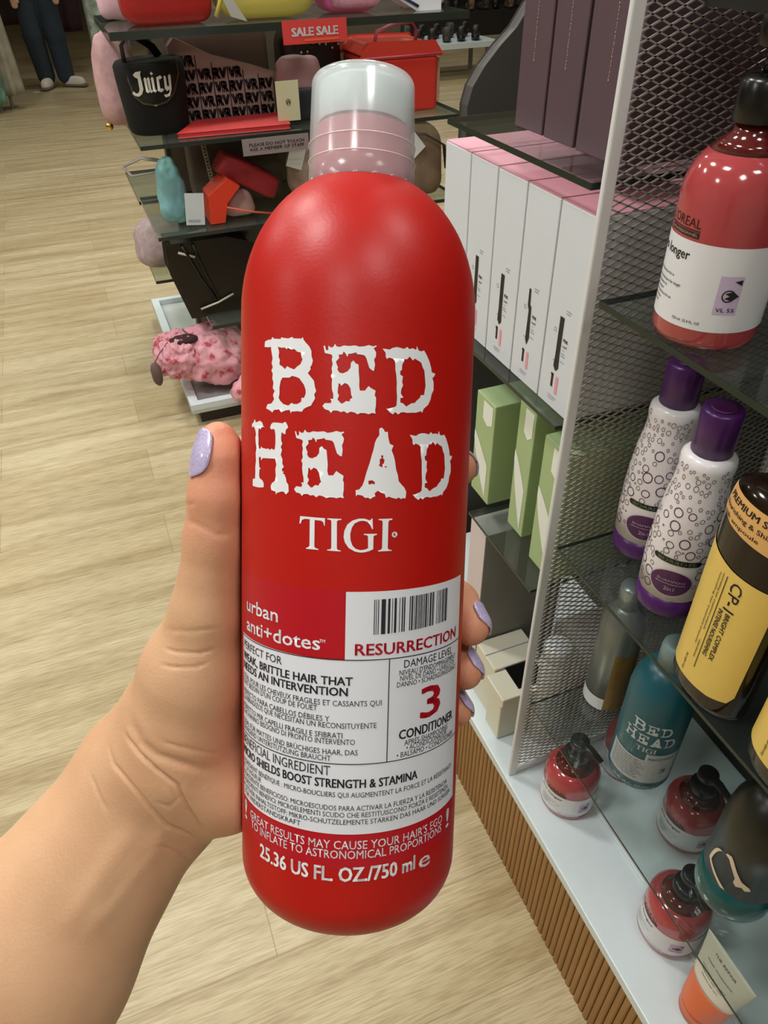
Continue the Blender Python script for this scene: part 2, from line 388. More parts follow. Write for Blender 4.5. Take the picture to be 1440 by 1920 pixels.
# ---------------- boxes in the far bay ----------------
def rbox(name, a, b, mat, parent=None, bevel=0.001):
    return MB().box((0,0,0),(b[0]-a[0],b[1]-a[1],b[2]-a[2])).build(name, mat, parent, bevel)
MPLUM = M('plum_card', '#56424A', 0.55, noise=0.06, nscale=20); MGOLDP = M('rose_gold_print', '#C9A295', 0.4)
for i, (ya, yb, xa) in enumerate([(0.775,0.834,0.487),(0.713,0.771,0.487),(0.628,0.708,0.487)]):
    lab = ['tall plum box at the far left end of the upper glass shelf','middle of the three tall plum boxes on the upper glass shelf','tall plum box nearest the white mesh divider post'][i]
    t = thing('hair_tool_box', lab, 'box', (xa, ya, 1.2245), 0, 'tall plum boxes on the upper shelf')
    rbox('carton', (0,0,0), (0.11, yb-ya, 0.33), MPLUM, t, 0.0015)
    p = Print(); p.text('Professional Multi Styler Collection', -92, 92, -0.7, 1.6)
    fn = plane_fn((0, (yb-ya)*0.5, 0.16), (0,0,1), (0,1,0), (-1,0,0), 0.0004); p.out('gold_lettering', MGOLDP, t, fn)
t = thing('hair_tool_box', 'plum box standing deeper in the bay, behind the front three', 'box', (0.64, 0.625, 1.2245)); rbox('carton', (0,0,0), (0.11,0.06,0.31), M('mauve_card','#6F565C',0.6), t)
MWBOX = M('white_card', '#D4DAE1', 0.4, noise=0.03, nscale=15); MPINKTOP = M('pink_card', '#E49BAA', 0.5); MPRK = M('print_black', '#1A191B', 0.5); MPPK = M('print_pink', '#E79AA8', 0.5); MPGR = M('print_grey', '#8E9095', 0.6)
ys = [0.603, 0.669, 0.736, 0.803, 0.872, 0.945]
for i in range(5):
    ya, yb = ys[i]+0.0012, ys[i+1]-0.0012; wd = (yb-ya)*1000
    lab = ['white styler box with pink top right beside the mesh divider','second white styler box from the mesh divider, drawing of a black crimper','third white styler box from the mesh divider','fourth white styler box from the mesh divider, mostly hidden by the red bottle','white styler box with pink top at the far end of its row'][i]
    t = thing('styler_box', lab, 'box', (0.453, ya, 0.9635), 0, 'white styler boxes with pink tops')
    rbox('carton', (0,0,0), (0.15, yb-ya, 0.226), MWBOX, t, 0.0012)
    o = MB().box((0.0008,0.0008,0.2262),(0.1492,yb-ya-0.0008,0.2274)).build('pink_lid', MPINKTOP, t)
    fn = plane_fn((0, yb-ya, 0), (0,-1,0), (0,0,1), (-1,0,0), 0.0004)
    p = Print(); c = wd*0.46
    if i == 1: p.loops([[(c-5,118),(c-1,118),(c,100),(c+3,98),(c+5,60),(c+1,50),(c-3,56),(c-2,92),(c-5,98)]])
    else: p.loops([[(c-4,112),(c+4,112),(c+4,66),(c+5,52),(c,47),(c-5,52),(c-4,66)]])
    p.rect(c-7,40,c-2,43); p.rect(c-6,26,c-2,41)
    p.out('styler_drawing', MPRK, t, fn)
    p = Print(); p.rect(c+3,20,c+8,42); p.text('PINK', c+7, c+16, 86, 4, 0.6); p.text('curl', c+7, c+15, 80, 3, 0.6); p.rect(c+7,76,c+12,77); p.out('pink_print', MPPK, t, fn)
    p = Print()
    for k, (a_, b_) in enumerate([(118,10),(121,12),(72,9),(69,11),(62,10),(14,20),(11,16),(58,8)]):
        p.rect(c+6-(14 if k > 4 else 0), a_, c+6-(14 if k > 4 else 0)+b_*0.8, a_+0.9)
    p.rect(c-13,95,c-8,96); p.rect(c-13,92,c-7,93)
    p.out('small_print', MPGR, t, fn)
# second rank of white boxes behind
for i in range(4):
    ya = ys[i]+0.0012
    lab = ['white styler box behind the one beside the divider','white styler box behind the second from the divider','white styler box behind the third from the divider','white styler box at the back of the far end'][i]
    t = thing('styler_box', lab, 'box', (0.607, ya, 0.9635), 0, 'white styler boxes, back rank'); rbox('carton', (0,0,0), (0.14, 0.064, 0.221), MWBOX, t)
    MB().box((0.0008,0.0008,0.2212),(0.1392,0.063,0.2224)).build('pink_lid', MPINKTOP, t)
MGREEN = M('green_card', '#A9C08C', 0.5, noise=0.08, nscale=12); MGREEN2 = M('green_lid', '#BBD79A', 0.5); MSWO = M('swoosh_white', '#E6EAE2', 0.5)
for i, (xa, ya, yb, zz, dx) in enumerate([(0.468,0.787,0.842,0.174,0.11),(0.478,0.700,0.741,0.212,0.11),(0.468,0.604,0.661,0.205,0.24)]):
    lab = ['pale green box at the far end, partly behind the red bottle','narrow pale green box in the middle of its glass shelf','pale green box against the mesh divider'][i]
    t = thing('green_box', lab, 'box', (xa, ya, 0.7035), 0, 'pale green boxes')
    rbox('carton', (0,0,0), (dx, yb-ya, zz), MGREEN, t, 0.0015)
    wd = (yb-ya)*1000; fn = plane_fn((0, yb-ya, 0), (0,-1,0), (0,0,1), (-1,0,0), 0.0004); H_ = zz*1000
    pl = []
    for k in range(11):
        s = k/10; pl.append((wd*(0.02+0.80*s), H_*(0.62-0.24*s**1.2)))
    for k in range(11):
        s = 1-k/10; pl.append((wd*(0.02+0.78*s), H_*(0.54-0.50*s**0.75)))
    p = Print(); p.loops([pl]); p.loops([[(wd*0.40,H_*0.80),(wd*0.40,H_*0.97),(wd*0.9,H_*0.97),(wd*0.9,H_*0.80),(wd*0.65,H_*0.76)]]); p.out('white_swoosh', MSWO, t, fn)
# underneath
MCREAM = M('cream_card', '#D9D6C2', 0.45); MGREY = M('grey_card', '#8C8A85', 0.6, noise=0.1, nscale=30); MPALE = M('pale_pink_card', '#D6C9CB', 0.5)
t = thing('tall_box', 'tall pale pink and grey box under the green boxes shelf', 'box', (0.463, 0.772, 0.2785)); rbox('carton', (0,0,0), (0.16,0.05,0.375), MGREY, t); MB().box((-0.0006,0.0005,0.001),(0.0,0.0495,0.3745)).build('pale_front', MPALE, t)
t = thing('cream_box', 'cream box with a dark window standing on the white base', 'box', (0.452, 0.655, 0.2785)); rbox('carton', (0,0,0), (0.10,0.045,0.105), MCREAM, t, 0.002); rbox('shoulder_tray', (0,0,0), (0.12,0.058,0.02), MCREAM, t, 0.002).location = (-0.006,-0.012,0.1055); o = rbox('dark_window', (0,0,0), (0.055,0.05,0.001), MBLACK, t, 0); o.location = (0.03,0.0,0.1258)
t = thing('cream_carton', 'cream carton lying flat behind the windowed box', 'box', (0.462, 0.7025, 0.2785)); rbox('carton', (0,0,0), (0.09,0.067,0.13), MCREAM, t, 0.002); MB().box((0.0,0.033,0.1301),(0.09,0.035,0.1306)).build('lid_seam', MPGR, t)
t = thing('grey_carton', 'grey carton low down between cream box and mesh', 'box', (0.60, 0.62, 0.2785)); rbox('carton', (0,0,0), (0.10,0.12,0.16), MGREY, t, 0.002)
t = thing('clear_jar', 'small clear jar with pale lid below the green boxes', 'jar', (0.53, 0.635, 0.2785)); MB().lathe([(0.02,0),(0.024,0.003),(0.024,0.2),(0.02,0.21)],24).build('jar_body', M('smoke_jar','#B9BCB8',0.15), t); MB().lathe([(0.022,0.2105),(0.022,0.235),(0.02,0.238)],24).build('lid', MWBOX, t)
# dark curved end panel beyond the unit
poly = [(0.66,0.30),(0.645,0.70),(0.641,1.05),(0.641,1.163),(0.649,1.19),(0.668,1.217),(0.695,1.245),(0.722,1.268),(0.745,1.30),(0.80,1.35),(0.90,1.39),(1.1,1.41),(1.15,0.9),(1.15,0.0),(0.67,0.0)]
o = MB().prism([(p[0]-0.8,p[1]) for p in poly], 'y', 0, 0.03).build('curved_screen', M('charcoal_board','#45423E',0.6,noise=0.1,nscale=6), None, 0.004); o.location = (0.8,1.25,0); tag(o, 'charcoal curved screen standing beyond the plum boxes', 'screen')
# paper notice behind the mesh
o = MB().box((0.625,0.0,1.262),(0.672,0.0015,1.312)).build('paper_notice', M('notice_paper','#8f948e',0.6,noise=0.25,nscale=60)); o.location = (0,0.612,0); tag(o, 'small grey notice visible through the top of the mesh', 'notice')

# ---------------- bottles ----------------
def lathe_part(name, prof, mat, t, n=56, **k): return MB().lathe(prof, n, **k).build(name, mat, t)
def ang_to_cam(x, y): # direction on a bottle that faces the aisle and viewer
    return math.atan2(0-x, y-0)
MRED_LIQ = M('red_liquid', '#AE4448', 0.12, coat=0.6, noise=0.12, nscale=8); MLAB = M('label_white', '#DDDFE3', 0.4); MPUR = M('purple_plastic', '#4A1C5E', 0.3); MLILAC = M('lilac_print', '#C3B2CF', 0.5)
MDRED = M('dark_red_neck', '#5A1518', 0.12, coat=0.6)
def pump_bottle(x, y, z, label, face=0.0, R=0.0435, group=None, s=1.0):
    t = thing('pump_bottle', label, 'bottle', (x, y, z), 0, group); a = ang_to_cam(x, y)+face; t.scale = (1,1,s)
    lathe_part('body', [(R*0.8,0),(R*0.96,0.002),(R,0.008),(R,0.118),(R*0.97,0.128),(R*0.86,0.140),(R*0.68,0.150)], MRED_LIQ, t)
    lathe_part('clear_neck', [(R*0.68,0.1502),(R*0.5,0.157),(R*0.36,0.162),(R*0.36,0.168)], MDRED, t)
    lb = lab_patch(-R*1000*2.3, 18, R*1000*2.3, 88).out('label', MLAB, t, cyl(R, a, 0, 0.0003), 2.5)
    p = Print(); p.text('pro longer', -63, -19, 73, 7.5, 0.5); p.text('750 ml  25.4 FL. OZ', -22, 2, 23, 2.2, 0.3)
    for k, (u0, u1) in enumerate([(-38,-12),(-38,-3),(-38,-18),(-38,-22),(-38,-10),(-38,-24),(-38,-28)]): p.text('renewing shampoo for lengths'[:10+int((u1-u0)*0.5)], u0-20, u1-18, 56-k*4.2-(2 if k > 0 else 0), 2.3, 0.2)
    p.out('label_text', MPRK, lb, cyl(R, a, 0, 0.0006), 3)
    p = Print(); p.rect(9,34,27,66); p.out('lilac_sticker', MLILAC, lb, cyl(R, a, 0, 0.0005), 2.5)
    p = Print(); p.ring(18,50,4.2,5.2,18,1,1); p.loops([[(15,52),(21,54),(26,50),(21,46),(15,48),(19,50)]]); p.loops([[(20,62),(26,63.5),(26,59)]]); p.text('VL 55', 11, 25, 36.5, 3.2, 0.4); p.out('sticker_mark', MPRK, lb, cyl(R, a, 0, 0.0008), 2.5)
    p = Print(); p.text("L'OREAL", -53, -15, 98, 7.0, 0.0); p.rect(-53,95.6,-15,96.4); p.out('brand_lettering', MPRK, t, cyl(R, a, 0, 0.0003), 2.5)
    p = Print(); p.rect(-49,90.5,-15,94.8); p.out('brand_bar', MPRK, t, cyl(R, a, 0, 0.0003), 2.5)
    p = Print(); p.text('PROFESSIONNEL', -47, -16, 91.8, 2.0, 0.5); p.out('bar_lettering', M('beige_print','#C9A995',0.5), t, cyl(R, a, 0, 0.0006), 2.5)
    pm = lathe_part('pump_collar', [(R*0.42,0.1685),(R*0.44,0.170),(R*0.44,0.196),(R*0.36,0.200),(R*0.2,0.201)], MBLACK, t, 40)
    mb = MB(); mb.lathe([(0.006,0.2015),(0.006,0.216)],16); mb.lathe([(0.013,0.2165),(0.0145,0.219),(0.0145,0.236),(0.012,0.239)],24)
    d = (math.sin(a+0.7), -math.cos(a+0.7)); mb.tube([(0,0,0.232),(d[0]*0.02,d[1]*0.02,0.233),(d[0]*0.042,d[1]*0.042,0.226)],[0.008,0.007,0.005],12)
    mb.build('pump_head', MBLACK, t); return t
pump_bottle(0.480, 0.469, 1.1283, 'large red pump bottle with white label on the top near glass shelf', -0.12, s=0.985)
pump_bottle(0.598, 0.432, 1.1283, 'red pump bottle cut by the right edge of the photo', 0.6, s=0.93)
pump_bottle(0.507, 0.516, 0.2785, 'small red pump bottle on the white base right by the mesh foot', 0.35, 0.043, 'red pump bottles on the base', 0.66)
pump_bottle(0.528, 0.286, 0.285, 'red pump bottle on the white base, frontmost, below the skull bottle', 0.1, 0.043, 'red pump bottles on the base', 0.66)
pump_bottle(0.645, 0.396, 0.285, 'red pump bottle on the white base, behind the skull bottle', 0.4, 0.043, 'red pump bottles on the base', 0.66)
pump_bottle(0.63, 0.53, 0.2785, 'red pump bottle half hidden behind the teal bottle', 0.4, 0.041, 'red pump bottles on the base', 0.66)
# bubble bottles
MBUB = M('bubble_white', '#E2DDDF', 0.25); MBUBR = M('bubble_ring', '#4A2A4A', 0.4); MOVAL = M('oval_purple', '#4E1D52', 0.35)
def prof_r(prof, z):
    for (r0,z0),(r1,z1) in zip(prof, prof[1:]):
        if z0 <= z <= z1: return r0+(r1-r0)*(z-z0)/max(z1-z0,1e-6)
    return prof[-1][0]
def on_prof(prof, ang, eps, sx=1, sy=1):
    def fn(u, v):
        r = prof_r(prof, v/1000); t = u/1000/0.034+ang; r += eps; return (r*math.sin(t)*sx, -r*math.cos(t)*sy, v/1000)
    return fn
def bubble_bottle(x, y, z, label, seed):
    t = thing('bubble_bottle', label, 'bottle', (x, y, z), 0, 'white bottles printed with purple bubbles'); a = ang_to_cam(x, y)
    R = 0.034
    low = [(R*0.88,0),(R*0.98,0.002),(R*1.0,0.006),(R*1.0,0.026)]
    up = [(R*1.0,0.0262),(R*1.03,0.06),(R*1.02,0.085),(R*0.97,0.115),(R*0.88,0.145),(R*0.78,0.165),(R*0.76,0.178),(R*0.79,0.187),(R*0.76,0.194),(R*0.60,0.199)]
    lathe_part('purple_foot', low, MPUR, t); lathe_part('body', up, MBUB, t, 64)
    lathe_part('cap', [(R*0.55,0.1993),(R*0.58,0.200),(R*0.57,0.243),(R*0.52,0.246)], MPUR, t, 40)
    lathe_part('cap_dimple', [(R*0.36,0.2462),(R*0.38,0.2472),(R*0.30,0.2475)], MOVAL, t, 30)
    rnd = random.Random(seed); p = Print(); got = []
    for k in range(900):
        v = rnd.uniform(34, 190); u = rnd.uniform(-62, 62); r = rnd.choice([2.0,2.6,3.4,4.4,5.0,5.6,6.0] if k < 420 else [1.3,1.8,2.4]) if v < 150 else rnd.choice([1.8,2.4,3.2])
        if abs(u) < 22 and v < 86: continue
        if any((u-a_)**2+(v-b_)**2 < (r+c_+0.5)**2 for a_, b_, c_ in got): continue
        got.append((u,v,r)); p.ring(u, v, r-max(0.6,r*0.2), r, 16, 1, rnd.uniform(1,1.15))
        if len(got) > 170: break
    p.out('bubble_print', MBUBR, t, on_prof(up, a, 0.0004), 4)
    p = Print(); p.disc(0, 52, 21, 30, 1, 0.82); ov = p.out('oval_panel', MOVAL, t, on_prof(up, a, 0.0006), 3)
    p = Print(); p.ring(0, 52, 21.3, 22.3, 34, 1, 0.82); p.text('SHAMPOO', -14, 14, 54, 3, 0.2); p.text('2in1', -5, 5, 42, 5, 0.6); p.rect(-15,51,15,51.6); p.out('oval_lettering', M('bubble_pale','#C9B6C6',0.4), ov, on_prof(up, a, 0.0009), 3)
    p = Print(); p.rect(-21,78,21,85); p.disc(-21,81.5,3.5,14); p.disc(21,81.5,3.5,14); br = p.out('black_band', MBLACK, t, on_prof(up, a, 0.0006), 3)
    p = Print(); p.text('BORROSE', -19, 19, 79.5, 4, 0.2); p.out('band_lettering', M('band_print','#6F8A6A',0.5), br, on_prof(up, a, 0.0009), 3)
    return t
bubble_bottle(0.503, 0.44, 0.8143, 'bubble-print bottle with purple cap, frontmost of the pair next to the yellow label', 3)
bubble_bottle(0.532, 0.526, 0.8143, 'bubble-print bottle nearest the mesh, just under the upper glass edge', 11)
bubble_bottle(0.66, 0.455, 0.8143, 'bubble-print bottle at the back, above the orange-banded bottle neck', 5)
# amber bottles with yellow label
MAMB = M('amber_bottle', '#1A1009', 0.12, coat=0.2, spec=0.3); MYEL = M('yellow_label', '#E3C362', 0.35, noise=0.05, nscale=40); MORG = M('apricot_band', '#D9A765', 0.35)
def amber_bottle(x, y, z, label):
    t = thing('amber_bottle', label, 'bottle', (x, y, z), 0, 'dark bottles with yellow labels'); a = -math.pi/2; R = 0.044; SX = 0.62
    pr = [(R*0.85,0),(R*0.96,0.002),(R,0.008),(R,0.20),(R*0.98,0.222),(R*0.90,0.236),(R*0.6,0.244),(R*0.3,0.246)]
    lathe_part('body', pr, MAMB, t, 72, sx=SX)
    def f(e):
        def g(u, v):
            r_ = prof_r(pr, v/1000); q = u/1000/R+a; return ((r_*SX+e)*math.sin(q), -(r_+e)*math.cos(q), v/1000)
        return g
    p = Print(); p.loops([[(-64,40),(-52,22),(-30,20),(20,22),(40,26),(46,36),(48,166),(40,166),(0,168),(-40,174),(-52,182),(-64,182)]]); lb = p.out('yellow_label', MYEL, t, f(0.0006), 2.5)
    p = Print(); p.loops([[(-60,226),(-50,234),(40,234),(60,226),(60,205),(30,200),(-20,204),(-60,212)]]); bb = p.out('apricot_band', MORG, t, f(0.0007), 2.5)
    p = Print(); p.text('PREMIUM SILK', -38, 30, 224, 5.5, 1); p.text('Nourishing & Shine', -42, 26, 215, 4.6, 0.4); p.text('Silk ampoule', -36, 12, 207, 3.6, 0.3); p.out('band_lettering', MPRK, bb, f(0.0011), 2.5)
    p = Print(); p.text('CP-1', 0, 32, 0, 11, 0.2); p.text('BRIGHT COMPLEX', 35, 95, 4.4, 4.4, 0.9); p.text('INTENSE NOURISHING', 35, 95, -3, 4.4, 0.9); p.rect(0,-6.4,118,-5.6)
    for k, (s0, s1) in enumerate([(0,70),(2,92),(84,108)]): p.text('nourishing hair treatment ampoule', s0, s1, -11-3.8*(k % 2), 2.0, 0.4)
    p.text('hair salon only', 112, 134, -20, 3, 0.4)
    p.rot((0,0), -math.pi/2)
    for v_ in p.bm.verts: v_.co.x += 4; v_.co.y += 160
    p.out('label_lettering', MPRK, lb, f(0.0011), 2.5)
    lathe_part('cap', [(0.013,0.2463),(0.013,0.268),(0.0115,0.271)], MWBOX, t, 30); return t
amber_bottle(0.4625, 0.322, 0.8143, 'dark flat bottle with big yellow label in front of the bubble bottles')
amber_bottle(0.4625, 0.217, 0.8143, 'dark flat bottle with yellow label cut by the right edge')
# teal bottle, same design as the held one
MTEAL = M('teal_plastic', '#0F5664', 0.35, noise=0.15, nscale=10); MTLAB = M('teal_label', '#A9B0B5', 0.5, noise=0.1, nscale=200); MTPRT = M('pale_print', '#B9C2C6', 0.5)
